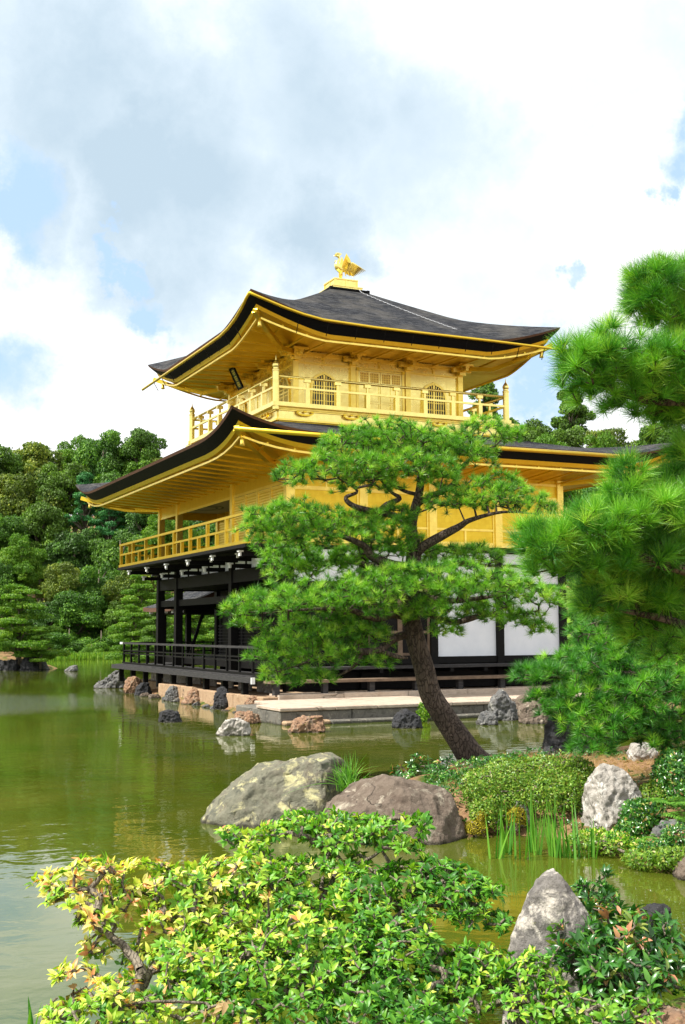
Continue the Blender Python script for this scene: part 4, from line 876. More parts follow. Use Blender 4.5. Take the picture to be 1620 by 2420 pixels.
def leafset(P, D, N, L, w, fold=.25, curl=.15, rv=None):
    """pointed leaves: base P, direction D, normal N"""
    n = len(P); L = np.broadcast_to(np.asarray(L, float), (n,))[:, None]; w = np.broadcast_to(np.asarray(w, float), (n,))[:, None]
    D = unit(D); Sd = unit(np.cross(D, N)); N = unit(np.cross(Sd, D))
    b = P; m1 = P+D*L*.45-N*L*0; l = P+D*L*.42+Sd*w/2+N*w*fold; r = P+D*L*.42-Sd*w/2+N*w*fold
    m2 = P+D*L*.75-N*L*curl*.4; t = P+D*L-N*L*curl; l2 = m2+Sd*w*.32+N*w*fold*.5; r2_ = m2-Sd*w*.32+N*w*fold*.5
    V = np.stack([b, m1, l, r, m2, l2, r2_, t], 1).reshape(-1, 3); o = (np.arange(n)*8)[:, None]
    T = np.array([0, 1, 2, 0, 3, 1, 2, 1, 4, 2, 4, 5, 1, 3, 6, 1, 6, 4, 5, 4, 7, 4, 6, 7])
    F_ = (o+T).ravel(); a = rng.uniform(0, 1, n) if rv is None else rv
    return V, F_, np.repeat(a, 8)
def cards(P, N, L, w, rv=None):
    n = len(P); L = np.broadcast_to(np.asarray(L, float), (n,))[:, None]; w = np.broadcast_to(np.asarray(w, float), (n,))[:, None]
    D = perp(N); Sd = np.cross(N, D); V = np.stack([P-D*L/2, P+Sd*w/2+N*w*.2, P+D*L/2, P-Sd*w/2+N*w*.2], 1).reshape(-1, 3)
    F_ = (np.arange(n)*4)[:, None]+np.array([0, 1, 2, 0, 2, 3]); a = rng.uniform(0, 1, n) if rv is None else rv
    return V, F_.ravel(), np.repeat(a, 4)
def merge(ls):
    V = []; F_ = []; A = []; o = 0
    for v, f, a in ls: V.append(v); F_.append(f+o); A.append(a); o += len(v)
    return np.concatenate(V), np.concatenate(F_), np.concatenate(A)
def foliage(name, ls, mat, parent=None):
    V, F_, A = merge(ls); return link(name, npmesh(name, V, F_, 3, A), mat, parent)
class Tree:
    """branch graph: nodes joined to parents; radii from the number of tips carried"""
    def __init__(s): s.p = []; s.par = []; s.r = []
    def path(s, pts, rad, start=-1):
        ids = []; k = start
        for p, r in zip(pts, rad): s.p.append(np.array(p, float)); s.par.append(k); s.r.append(r); k = len(s.p)-1; ids.append(k)
        return ids
    def grow(s, tips, step=.12, r0=.004, rg=.0022, wob=.25, bias=.35, up=0.0, rmax=.05):
        base = np.array(s.p); tips = np.asarray(tips); dmin = np.array([np.min(np.linalg.norm(base-t, axis=1)) for t in tips]); out = [0]*len(tips); cnt = {}
        for i in np.argsort(dmin):
            t = tips[i]; A = np.array(s.p); v = t-A; d = np.linalg.norm(v, axis=1); d2 = d*(1+bias*np.clip(-v[:, 2]/np.maximum(d, 1e-6), 0, 1)); k = int(np.argmin(d2)); L = d[k]; n = max(1, int(L/step)); a = A[k].copy(); q = k
            off = rng.normal(0, wob*L*.25, 3); off[2] -= up*L*.2
            for j in range(1, n+1):
                u = j/n; s.p.append(a+(t-a)*u+off*math.sin(math.pi*u)); s.par.append(q); s.r.append(0); q = len(s.p)-1
            out[i] = q; z = q
            while z >= 0: cnt[z] = cnt.get(z, 0)+1; z = s.par[z]
        for k in range(len(s.p)):
            if s.r[k] == 0: s.r[k] = min(rmax, r0+rg*math.sqrt(cnt.get(k, 1)))
        return out
    def mesh(s, n=5):
        P = np.array(s.p); V = []; F_ = []; o = 0; ang = np.arange(n)*2*np.pi/n
        for k in range(len(P)):
            q = s.par[k]
            if q < 0: continue
            d = P[k]-P[q]; L = np.linalg.norm(d)
            if L < 1e-6: continue
            d = d/L; a = np.cross(d, [0, 0, 1.0] if abs(d[2]) < .9 else [1.0, 0, 0]); a /= np.linalg.norm(a); b_ = np.cross(d, a)
            rp, rk = min(s.r[q], s.r[k]*1.35), s.r[k]; c = np.cos(ang)[:, None]*a+np.sin(ang)[:, None]*b_
            V.append(P[q]-d*rp*.3+c*rp); V.append(P[k]+c*rk)
            for i in range(n): j = (i+1) % n; F_ += [o+i, o+j, o+n+j, o+n+i]
            o += 2*n
        return np.concatenate(V), np.array(F_)
def pine(name, label, base, trunk, branches, pads, tw_n, needle, nw, ntuft, mat, dens, spread=(25, 95), group=None, step=.14, bark_=None, rscale=1.0, rvb=.50):
    """trunk/branches: lists of (px,py,dist,radius); pads: (px,py,dist,rx px,ry px,rz m)"""
    t = Tree(); o = empty(name, tuple(base), label, 'pine tree', group); tr = MB()
    def P3(l): return [at(a, b, c) for a, b, c, r in l]
    def smooth_path(l):
        Q = np.array(P3(l)); R_ = np.array([q[3] for q in l]); n = (len(l)-1)*5+1; tt = np.linspace(0, len(l)-1, n); i = np.minimum(tt.astype(int), len(l)-2); u = tt-i
        def cr(A):
            A = np.asarray(A, float); p0 = A[np.maximum(i-1, 0)]; p1 = A[i]; p2 = A[i+1]; p3 = A[np.minimum(i+2, len(A)-1)]
            uu = u[:, None] if A.ndim > 1 else u
            return .5*((2*p1)+(-p0+p2)*uu+(2*p0-5*p1+4*p2-p3)*uu**2+(-p0+3*p1-3*p2+p3)*uu**3)
        return cr(Q), np.maximum(.004, cr(R_))
    p, r = smooth_path(trunk); tr.tube([tuple(x) for x in p], list(r), 16); ids = t.path(p, r)
    for br in branches:
        p, r = smooth_path(br); tr.tube([tuple(x) for x in p], list(r), 9); A = np.array(t.p); t.path(p, r, int(np.argmin(np.linalg.norm(A-p[0], axis=1))))
    nfix = len(t.p); tips = []; dirs = []; rvs = []
    for (px, py, d, rx, ry, rz) in pads:
        c = at(px, py, d); k = d/FPX; ax, az = rx*k*1.06, ry*k*1.06; n = int(dens*(ax*rz*2+az*(ax+rz))*1.0)+4
        u = unit(rng.normal(0, 1, (n*3, 3))); u = u[u[:, 2] > -.42][:n]; rad = rng.uniform(.45, 1, len(u))**.5; lump = 1+.20*np.sin(u[:, 0]*5+px)*np.cos(u[:, 1]*6+py)+rng.normal(0, .07, len(u))
        ro = R0*ax; fo = F0*rz; loc = (u[:, :1]*ro+u[:, 1:2]*fo+u[:, 2:3]*np.array([0, 0, az]))*(rad*lump)[:, None]
        tips.append(c+loc); out = unit(loc); dirs.append(unit(out*.75+np.array([0, 0, .75])+rng.normal(0, .3, out.shape))); rvs.append(np.clip(rvb+rng.normal(0, .27, len(u)), 0, 1))
    tips = np.concatenate(tips); dirs = np.concatenate(dirs); rvs = np.concatenate(rvs)
    sub = rng.permutation(len(tips))
    t.grow(tips[sub], step=step, r0=.0035*rscale, rg=.0016*rscale, wob=.5, bias=.5, up=.4, rmax=.03*rscale)
    tr.build('trunk', bark_ or BARK, o, True)
    for k in range(nfix): pass
    par0 = [q for q in t.par]
    for k in range(nfix): t.par[k] = -1
    V, F_ = t.mesh(5); link('branches', npmesh('branches', V, F_, 4, smooth=True), bark_ or BARK, o)
    foliage('needles', [tufts(tips, dirs, ntuft, needle, nw, spread, rv=rvs)], mat, o)
    return o
D = 18.2
pb = at(1112, 1815, D)
pine('leaning_pine', 'large pine with layered boughs and a leaning trunk, growing on the island before the pavilion', (pb[0], pb[1], .2),
     [(1155, 1835, D, .32), (1122, 1800, D, .22), (1085, 1745, D, .18), (1048, 1690, D, .165), (1018, 1640, D, .158), (1003, 1580, D, .15), (985, 1520, D, .142), (972, 1460, D, .135), (968, 1400, D, .115), (976, 1340, D, .115), (978, 1290, D, .105), (972, 1245, D, .085), (982, 1200, D, .07), (992, 1160, D, .06), (996, 1110, D, .05), (985, 1070, D, .03)],
     [[(976, 1318, D, .075), (1000, 1292, D-.1, .07), (1045, 1266, D-.2, .065), (1085, 1245, D-.3, .05), (1115, 1228, D-.35, .035), (1190, 1210, D-.4, .02), (1270, 1215, D-.4, .01)],
      [(978, 1200, D, .05), (1010, 1175, D+.1, .045), (1050, 1160, D+.2, .04), (1078, 1135, D+.2, .035), (1090, 1105, D+.2, .03), (1130, 1070, D+.2, .015)],
      [(972, 1238, D, .05), (930, 1218, D-.2, .05), (880, 1208, D-.3, .045), (835, 1195, D-.4, .04), (818, 1176, D-.4, .03), (845, 1160, D-.4, .02), (800, 1130, D-.4, .012)],
      [(895, 1210, D-.3, .04), (915, 1192, D-.2, .04), (945, 1178, D-.1, .035), (925, 1163, D-.1, .02), (905, 1140, D-.1, .012)],
      [(985, 1168, D, .03), (955, 1160, D-.1, .025), (920, 1140, D, .015)],
      [(975, 1340, D, .07), (930, 1335, D-.2, .07), (880, 1315, D-.4, .065), (860, 1290, D-.5, .05), (800, 1265, D-.6, .03), (720, 1255, D-.6, .015), (660, 1250, D-.6, .008)],
      [(968, 1375, D, .06), (910, 1345, D+.4, .05), (830, 1328, D+.7, .035), (740, 1325, D+.8, .02)],
      [(975, 1360, D, .05), (1030, 1345, D+.5, .04), (1100, 1330, D+.7, .025), (1180, 1340, D+.8, .01)],
      [(962, 1455, D-.0, .07), (925, 1450, D-.3, .07), (890, 1460, D-.6, .06), (820, 1440, D-.9, .035), (730, 1440, D-1, .02), (620, 1450, D-1, .01)],
      [(958, 1500, D, .06), (925, 1512, D-.3, .06), (900, 1535, D-.5, .055), (860, 1540, D-.6, .05), (800, 1535, D-.7, .035), (740, 1560, D-.8, .02), (650, 1590, D-.9, .01)],
      [(900, 1538, D-.5, .04), (940, 1552, D-.5, .03), (965, 1555, D-.5, .015)],
      [(858, 1542, D-.6, .03), (830, 1580, D-.6, .022), (790, 1600, D-.6, .01)],
      [(978, 1420, D, .06), (1060, 1470, D-.4, .045), (1140, 1455, D-.6, .035), (1195, 1452, D-.6, .02), (1260, 1445, D-.7, .01)],
      [(975, 1400, D, .05), (1060, 1420, D-.8, .04), (1160, 1410, D-1, .025), (1240, 1400, D-1, .01)]],
     [(835, 1050, D, 78, 36, .6), (905, 1035, D+.1, 80, 38, .7), (980, 1050, D+.1, 90, 40, .7), (1060, 1060, D+.2, 70, 42, .6), (1150, 1030, D+.2, 62, 38, .5), (1205, 1035, D+.2, 34, 22, .35), (1120, 1085, D+.2, 60, 36, .5), (790, 1070, D-.1, 42, 26, .4),
      (700, 1125, D-.3, 52, 30, .4), (765, 1120, D-.3, 70, 38, .6), (850, 1115, D-.3, 85, 45, .7), (935, 1110, D-.3, 85, 46, .7), (1010, 1110, D-.2, 75, 42, .6), (870, 1150, D-.2, 70, 26, .5), (1040, 1140, D-.2, 42, 24, .4),
      (640, 1235, D-.5, 60, 42, .5), (700, 1225, D-.5, 70, 42, .6), (770, 1235, D-.5, 62, 36, .5), (600, 1250, D-.5, 36, 24, .3), (660, 1280, D-.5, 64, 34, .5), (745, 1270, D-.4, 75, 40, .6), (830, 1270, D-.4, 75, 40, .6), (910, 1250, D-.3, 62, 38, .5), (940, 1220, D-.2, 40, 30, .35), (870, 1240, D-.1, 50, 30, .4),
      (960, 1290, D, 46, 40, .4), (900, 1300, D-.1, 60, 36, .45),
      (1075, 1190, D-.3, 68, 40, .5), (1140, 1180, D-.3, 66, 44, .5), (1205, 1180, D-.3, 55, 48, .45), (1255, 1195, D-.3, 42, 34, .4), (1180, 1145, D-.1, 45, 28, .4), (1295, 1205, D-.3, 26, 18, .3),
      (690, 1325, D+.5, 62, 40, .6), (760, 1335, D+.6, 75, 34, .6), (840, 1320, D+.4, 55, 26, .5), (1050, 1320, D+.5, 58, 30, .5), (1120, 1320, D+.6, 60, 32, .5), (700, 1360, D+.4, 60, 26, .5),
      (575, 1445, D-1, 46, 30, .4), (640, 1430, D-1, 66, 42, .6), (720, 1425, D-1, 72, 44, .7), (800, 1415, D-.9, 75, 44, .7), (880, 1395, D-.7, 75, 46, .7), (950, 1375, D-.6, 70, 40, .6), (1020, 1385, D-.8, 75, 48, .7), (1095, 1385, D-.9, 75, 48, .7), (1165, 1390, D-1, 70, 46, .6), (1235, 1405, D-1, 62, 44, .5), (1290, 1420, D-1, 38, 34, .4), (860, 1440, D-.6, 80, 36, .6),
      (1080, 1440, D-.6, 75, 38, .6), (1160, 1455, D-.6, 72, 36, .5), (1235, 1470, D-.6, 56, 30, .4), (1280, 1490, D-.6, 26, 18, .25), (590, 1480, D-.7, 40, 18, .3), (1010, 1450, D-.4, 50, 40, .4), (1050, 1490, D-.5, 40, 22, .3),
      (690, 1500, D-.7, 60, 44, .6), (640, 1545, D-.8, 56, 34, .5), (750, 1480, D-.4, 75, 44, .6), (830, 1490, D-.3, 75, 40, .6), (720, 1550, D-.6, 80, 46, .6), (800, 1550, D-.4, 80, 44, .6), (880, 1510, D-.2, 50, 34, .4), (660, 1600, D-.8, 50, 26, .4), (730, 1605, D-.7, 60, 28, .4), (880, 1565, D-.3, 50, 26, .4)],
     0, .125, .0062, 46, NEEDLE, 118, (14, 80))
def gxy(px, d): p = at(px, 1500, d); return p[0], p[1]
A = 7.9
tb = gxy(1850, 7.6)
pine('foreground_pine', 'tall long-needled pine reaching in from the right edge, nearest to the viewer', (tb[0], tb[1], .4),
     [(1900, 2380, 7.7, .16), (1880, 2000, 7.7, .13), (1840, 1600, 7.8, .11), (1810, 1300, 7.8, .09), (1790, 1000, 7.9, .07), (1790, 700, 7.9, .04), (1780, 520, 7.9, .02)],
     [[(1790, 900, A, .045), (1720, 940, A, .04), (1620, 950, A-.1, .03), (1500, 940, A-.1, .022), (1400, 890, A-.1, .012), (1340, 860, A-.1, .006)],
      [(1500, 940, A-.1, .012), (1480, 870, A, .008), (1430, 790, A, .004)],
      [(1790, 760, A, .035), (1700, 770, A+.1, .025), (1600, 740, A+.1, .015), (1520, 690, A+.1, .006)],
      [(1790, 640, A, .02), (1700, 640, A, .015), (1600, 620, A, .008), (1555, 600, A, .004)],
      [(1800, 1150, A, .05), (1700, 1180, A, .04), (1600, 1180, A, .03)],
      [(1815, 1330, A, .055), (1720, 1360, A-.1, .05), (1600, 1340, A-.2, .04), (1480, 1310, A-.2, .03), (1380, 1300, A-.2, .02), (1280, 1290, A-.2, .01)],
      [(1480, 1310, A-.2, .012), (1484, 1200, A-.2, .008), (1488, 1110, A-.2, .004)],
      [(1830, 1500, A, .055), (1700, 1500, A+.1, .04), (1560, 1460, A+.1, .025), (1450, 1440, A+.1, .012)]],
     [(1575, 700, A, 78, 55, .28), (1540, 660, A, 44, 34, .2), (1600, 760, A+.1, 75, 48, .28), (1590, 640, A, 45, 24, .15), (1530, 730, A, 50, 36, .2),
      (1400, 860, A-.1, 72, 46, .25), (1350, 845, A-.1, 34, 38, .16), (1470, 870, A-.1, 80, 58, .3), (1560, 860, A-.1, 80, 52, .3), (1440, 790, A, 26, 26, .1), (1620, 850, A-.1, 70, 60, .3), (1440, 930, A+.1, 75, 48, .3), (1520, 950, A+.1, 90, 52, .35), (1600, 940, A, 80, 60, .35), (1370, 905, A, 44, 34, .2), (1590, 990, A+.2, 60, 26, .3),
      (1640, 1060, A, 36, 34, .2), (1600, 1160, A+.1, 60, 50, .25), (1640, 1120, A+.1, 60, 60, .3),
      (1290, 1300, A-.25, 66, 48, .22), (1360, 1270, A-.25, 80, 55, .28), (1240, 1270, A-.2, 36, 30, .14), (1440, 1245, A-.25, 80, 58, .3), (1520, 1230, A-.25, 80, 58, .3), (1600, 1230, A-.2, 70, 62, .3), (1490, 1130, A-.2, 36, 50, .12), (1330, 1340, A-.1, 75, 46, .28), (1420, 1330, A-.1, 85, 54, .3), (1510, 1310, A-.1, 90, 58, .3), (1600, 1320, A, 80, 60, .3), (1470, 1180, A-.2, 50, 40, .16),
      (1665, 1080, A+.3, 60, 90, .3), (1655, 700, A+.2, 50, 50, .3), (1650, 790, A+.2, 60, 60, .3), (1650, 960, A+.2, 60, 80, .3), (1640, 1180, A+.5, 90, 70, .3), (1500, 1330, A+.5, 110, 70, .3), (1590, 1360, A+.5, 110, 80, .3), (1560, 1460, A+.5, 110, 70, .35), (1480, 1420, A+.6, 90, 60, .3), (1440, 1400, A+.1, 66, 46, .3), (1500, 1420, A+.2, 90, 60, .3), (1590, 1420, A+.2, 80, 70, .3), (1420, 1440, A, 40, 32, .16), (1600, 1530, A+.3, 70, 60, .3), (1530, 1500, A+.4, 60, 44, .3)],
     0, .15, .0034, 92, NEEDLE2, 210, (10, 85), step=.08, rscale=.8)
Bd = 13.5
tb = gxy(1700, 14.5)
pine('low_pine', 'low spreading pine on the island at the right, its shade-tinted boughs hanging to the ground', (tb[0], tb[1], .5),
     [(1740, 1850, 14.5, .16), (1720, 1760, 14.4, .13), (1680, 1680, 14.2, .11), (1640, 1600, 14, .09), (1600, 1540, 13.9, .06)],
     [[(1690, 1700, 14.2, .07), (1600, 1690, 13.9, .05), (1500, 1680, 13.5, .035), (1420, 1690, 13.2, .02)],
      [(1650, 1620, 14, .06), (1540, 1600, 13.8, .045), (1420, 1590, 13.7, .03), (1320, 1600, 13.7, .02), (1240, 1595, 13.7, .008)],
      [(1620, 1560, 14, .05), (1540, 1520, 14, .03), (1450, 1500, 14, .02), (1380, 1500, 14, .01)],
      [(1560, 1610, 13.8, .04), (1460, 1640, 13.6, .03), (1360, 1670, 13.6, .015)]],
     [(1245, 1595, 13.7, 34, 22, .3), (1290, 1600, 13.7, 48, 28, .4), (1350, 1580, 13.8, 60, 36, .5), (1420, 1560, 13.9, 75, 44, .6), (1300, 1655, 13.6, 44, 30, .4), (1350, 1655, 13.6, 62, 38, .5), (1320, 1690, 13.6, 40, 22, .4), (1410, 1640, 13.6, 72, 46, .5),
      (1420, 1500, 14.1, 62, 44, .5), (1500, 1530, 14, 90, 54, .7), (1480, 1450, 14.6, 75, 44, .6), (1590, 1500, 14, 80, 60, .7), (1400, 1450, 15.2, 45, 34, .4),
      (1420, 1720, 13.2, 75, 46, .5), (1400, 1765, 13.1, 50, 30, .4), (1480, 1680, 13.3, 90, 60, .6), (1570, 1650, 13.3, 90, 66, .6), (1560, 1730, 13.5, 90, 52, .6), (1620, 1600, 13.8, 80, 70, .6), (1500, 1610, 13.4, 90, 50, .6), (1560, 1600, 14.2, 110, 80, .6), (1480, 1740, 13.9, 110, 50, .5), (1600, 1700, 14.2, 100, 70, .6), (1450, 1560, 14.6, 90, 50, .6), (1620, 1760, 13.6, 60, 40, .5)],
     0, .13, .0055, 64, NEEDLE2, 100, (12, 85), rvb=.27)  # needle tone lowered to paint in the shade on these low boughs
#%%BACKGROUND TREES
def lobes(n, w, h, zc, sq=.8, seed=0, lo=.26, hi=.46):
    r_ = np.random.default_rng(seed); L = []
    for i in range(n):
        u = unit(r_.normal(0, 1, 3)); k = r_.uniform(.3, .95); L.append((np.array([u[0]*w*k, u[1]*w*k, zc+u[2]*h*k]), r_.uniform(lo, hi)*w))
    return L
def crown_leaves(L, per, size, r_, flat=.8, jit=.5, under=-.55):
    ls = []
    for c, r in L:
        n = int(per*r*r); u = unit(r_.normal(0, 1, (n, 3))); u = u[u[:, 2] > under]; n = len(u)
        bump_ = 1+.13*np.sin(u[:, 0]*7+c[0]*3)*np.sin(u[:, 1]*6+c[1]*3)+.10*np.sin(u[:, 2]*9+c[2]*2)+r_.normal(0, .05, n)
        P = c+u*np.array([1, 1, flat])*(r*bump_)[:, None]*r_.uniform(.72, 1.03, n)[:, None]; N = unit(u+r_.normal(0, jit, (n, 3))); s = size*r_.uniform(.6, 1.3, n)
        rv = np.clip(r_.normal(.45, .2, n)+.18*np.sin(c[0]*9+c[1]*5), 0, 1); ls.append(cards(P, N, s, s*.62, rv))
    return ls
PROTO = {}
def proto_tree(kind):
    r_ = np.random.default_rng(hash(kind) % 999 if False else sum(map(ord, kind))); o = bpy.data.objects.new({'b': 'broadleaf_tree', 'c': 'conifer_tree', 'g': 'garden_pine', 's': 'rounded_shrub'}[kind[0]], None); COL.objects.link(o); t = Tree()
    mats = {'b1': LF_BROAD, 'b2': LF_BROAD, 'b3': LF_OLIVE, 'b4': LF_DEEP, 'b5': LF_LIME, 'c1': LF_BLUE, 'c2': LF_BROAD, 'g1': LF_LIME, 'g2': LF_BROAD, 's1': LF_BROAD, 's2': LF_LIME}
    if kind[0] == 'b':
        L = lobes(60, 3.5, 3.9, 5.6, seed=r_.integers(99), lo=.17, hi=.34); ls = crown_leaves(L, 1000, .23, r_, jit=.75)
    elif kind[0] == 's':
        L = lobes(46, 4.2, 3.9, 4.2, seed=r_.integers(99), lo=.17, hi=.34); ls = crown_leaves(L, 620, .25, r_, under=-.9)
    elif kind[0] == 'c':
        L = []
        for i in range(64):
            z = 2.0+7.4*(i/64); w = (3.3*(1-(i/64))**.6+.3)*r_.uniform(.5, 1.25); a = r_.uniform(0, 6.28); k = r_.uniform(.35, 1); L.append((np.array([math.cos(a)*w*k, math.sin(a)*w*k, z]), r_.uniform(.45, .95)))
        ls = crown_leaves(L, 620, .26, r_, flat=.5, jit=.7)
    else:
        L = []
        for i in range(15):
            z = 1.2+7.8*(i/14); w = 4.2*(1-(i/15))**.6; a = i*2.4+r_.uniform(-.4, .4)
            for q in range(3): L.append((np.array([math.cos(a+q*.5)*w*(.35+.3*q), math.sin(a+q*.5)*w*(.35+.3*q), z+r_.normal(0, .1)]), .8+.5*w*.35))
        ls = crown_leaves(L, 520, .24, r_, flat=.34, jit=.6)
    foliage('crown', ls, mats[kind], o)
    m = MB(); m.tube([(0, 0, -1.0), (.05, .03, 2), (-.1, .1, 4), (.1, 0, 6), (0, 0, 8.2)], [.34, .26, .2, .14, .05], 7)
    for c, r in (L if kind[0] == 'c' else L[::3]):
        z0 = min(8.0, max(1.0, c[2]-2.2)); m.tube([(0, 0, z0), tuple(c*np.array([.5, .5, 1])-np.array([0, 0, .9])), tuple(c-np.array([0, 0, .1]))], [.13, .09, .03], 5)
    m.build('trunk', BARK2, o, True); PROTO[kind] = [o, False]
def tree(kind, px, pytop, wpx, d, label, cat='tree', group=None, zb=None, hmin=None):
    if kind not in PROTO: proto_tree(kind)
    src, used = PROTO[kind]
    if used:
        o = src.copy(); COL.objects.link(o)
        for ch in list(src.children): c = ch.copy(); COL.objects.link(c); c.parent = o
    else: o = src; PROTO[kind][1] = True
    p = at(px, pytop, d); g_ = th(p[0], p[1]) if zb is None else zb; top = p[2]; H = max(top-g_, .8); wid = wpx*d/FPX
    if H > wid*1.5: g_ = top-wid*1.5; H = top-g_  # rooted higher up the slope behind
    o.location = (p[0], p[1], g_); o.scale = (wid/8.6, wid/8.6, H/10.0); o.rotation_euler = (0, 0, random.uniform(0, 6.28)); tag(o, label, cat, group); return o
HB = 'trees on the wooded hill across the pond'
for a in [('b1', 20, 1015, 210, 128, 'broad dark green hilltop tree at the left edge of the photo, on the skyline'),
          ('b3', 95, 1006, 190, 130, 'wide low crown on the skyline, second from the left edge'),
          ('b5', 182, 1020, 150, 134, 'yellow-green crown filling the dip in the hill skyline'),
          ('b1', 245, 982, 200, 124, 'tallest broadleaf tree of the left hill, its round dark green crown on the skyline'),
          ('b2', 335, 984, 170, 122, 'big round skyline tree directly left of the lower roof'),
          ('b3', 392, 1058, 100, 120, 'small olive crown where the hill skyline meets the lower roof'),
          ('b2', 160, 1062, 170, 120, 'mid-green crown below the dip in the hill skyline'),
          ('b3', 40, 1070, 220, 118, 'olive-brown crown below the skyline at the left edge'),
          ('b1', 290, 1080, 190, 117, 'deep green crown under the tallest hill tree'),
          ('c1', 205, 1110, 110, 114, 'bluish feathery conifer halfway up the hill'),
          ('c1', 262, 1130, 120, 113, 'second bluish conifer halfway up the hill, right of the first'),
          ('b4', 345, 1130, 170, 112, 'blue-green crown just above the tip of the lower roof'),
          ('b2', 100, 1150, 200, 112, 'large shaded crown in the middle of the left hillside'),
          ('b4', 440, 1130, 200, 112, 'blue-green crown seen under the lower roof, left of the posts'),
          ('b1', 15, 1180, 180, 110, 'dark crown low on the hillside at the left edge'),
          ('b4', 180, 1215, 190, 110, 'dark blue-green crown in the shaded heart of the hillside'),
          ('b1', 285, 1225, 190, 108, 'dense dark crown left of the gilded balcony'),
          ('b4', 500, 1180, 170, 108, 'blue-green tree seen between the gilded columns'),
          ('b5', 395, 1180, 140, 96, 'yellow-green maple behind the corner column of the gilded balcony'),
          ('b5', 470, 1240, 150, 97, 'light green tree behind the gilded railing')]:
    tree(*a[:5], a[5], group=HB)
LB = 'trees on the bank across the pond'
for a in [('b5', 55, 1255, 130, 100, 'light feathery young tree on the bank at the far left'),
          ('b3', 150, 1295, 150, 99, 'pale green crown behind the bank shrubs, left of centre of the far bank'),
          ('b2', 10, 1300, 140, 99, 'mid-green tree at the left edge behind the islet pine'),
          ('b1', 235, 1300, 170, 99, 'broad mid-green tree on the far bank left of the veranda'),
          ('b3', 310, 1310, 150, 98, 'grey-green tree directly left of the black columns'),
          ('b2', 185, 1370, 190, 96, 'large bright-topped tree low on the far bank'),
          ('b1', 290, 1400, 150, 95, 'dark tree low on the far bank beside the veranda'),
          ('b4', 110, 1400, 150, 96, 'shaded blue-green tree low on the far bank behind the islet pine'),
          ('s1', 240, 1470, 150, 93.5, 'dark rounded bush at the foot of the far bank trees'),
          ('s1', 165, 1465, 130, 93, 'dark bush on the far bank right of the islet pine'),
          ('b3', 430, 1370, 160, 90, 'grey-green tree seen through the open ground floor'),
          ('s1', 325, 1470, 110, 96, 'dark bush beside the veranda on the far bank'),
          ('b1', 500, 1400, 150, 90, 'dark tree seen through the far side of the ground floor'),
          ('s2', 217, 1508, 60, 90, 'small bright bush leaning over the far waterline'),
          ('s2', 160, 1528, 85, 91, 'low bright yellow-green bush by the far reeds, nearest the islet')]:
    tree(*a[:5], a[5], group=LB)
for a in [('g1', 330, 1345, 130, 60, 'bright cloud-pruned pine directly left of the black corner column'),
          ('g1', 318, 1420, 120, 57, 'lower bright pine beside the veranda railing'),
          ('g2', 370, 1430, 110, 56, 'darker pine under the small fishing pavilion roof'),
          ('g1', 455, 1390, 150, 62, 'bright pine seen through the open ground floor'),
          ('g1', 500, 1370, 120, 66, 'second bright pine seen through the ground floor, farther right'),
          ('g1', 385, 1360, 110, 66, 'pine behind the fishing pavilion')]:
    tree(*a[:5], a[5], 'pine tree', 'pruned garden pines beyond the veranda', zb=.3)
tree('g1', 48, 1368, 190, 62.5, 'small spreading pruned pine growing on the rocky islet at the far left', 'pine tree', zb=.3)
tree('g1', 98, 1475, 80, 61.5, 'low bright pine bough clump at the right end of the islet', 'pine tree', zb=.3)
RB = 'trees behind the pavilion on the right'
for a in [('c2', 1145, 880, 170, 78, 'open-crowned tree rising behind the right end of the upper balcony'),
          ('b2', 1240, 955, 190, 80, 'round green crown right of the upper balcony, on the skyline'),
          ('c2', 1345, 905, 210, 86, 'dark conifer on the skyline behind the big foreground bough'),
          ('b1', 1310, 975, 200, 78, 'mid-green crown just over the lower roof, centre right'),
          ('b3', 1440, 970, 190, 84, 'wide olive crown behind the foreground pine, over the lower roof'),
          ('b5', 1290, 1020, 170, 64, 'bright low crown touching the lower roof line'),
          ('b5', 1410, 1015, 190, 64, 'second bright low crown above the lower roof line, farther right'),
          ('b1', 1180, 980, 120, 82, 'crown half hidden behind the right corner of the upper balcony'),
          ('b2', 1560, 960, 190, 80, 'large crown behind the foreground pine at the right edge'),
          ('b4', 1420, 1120, 200, 58, 'dark tree under the right tip of the lower roof'),
          ('b2', 1540, 1090, 180, 56, 'green tree right of the lower roof tip'),
          ('b4', 1390, 1240, 160, 52, 'shaded tree directly right of the white wall panels'),
          ('b4', 1520, 1260, 200, 50, 'shaded tree behind the foreground pine at mid height'),
          ('b1', 1640, 1150, 180, 54, 'green tree cut by the right edge of the view'),
          ('b1', 1650, 1350, 200, 48, 'dark tree low at the right edge behind the pines')]:
    tree(*a[:5], a[5], group=RB)
for a in [('g1', 1380, 1400, 110, 45, 'bright small pine right of the white wall panels'),
          ('g1', 1400, 1490, 130, 42, 'low bright pine beside the east step ledge'),
          ('g2', 1500, 1420, 200, 42, 'dark garden pine behind the low pine')]:
    tree(*a[:5], a[5], 'pine tree', zb=.4)
OB = 'trees of the wood beyond the picture edges'
for i, (px, py, w, d) in enumerate([(-120, 1010, 230, 125), (-110, 1200, 220, 105), (-260, 1050, 260, 120), (1750, 1000, 240, 80), (1780, 1250, 240, 56), (620, 1150, 240, 105), (720, 1200, 240, 100), (1900, 1100, 260, 70)]):
    tree('b1' if i % 2 else 'b2', px, py, w, d, 'broadleaf tree of the surrounding wood, partly or wholly outside the photo', group=OB)
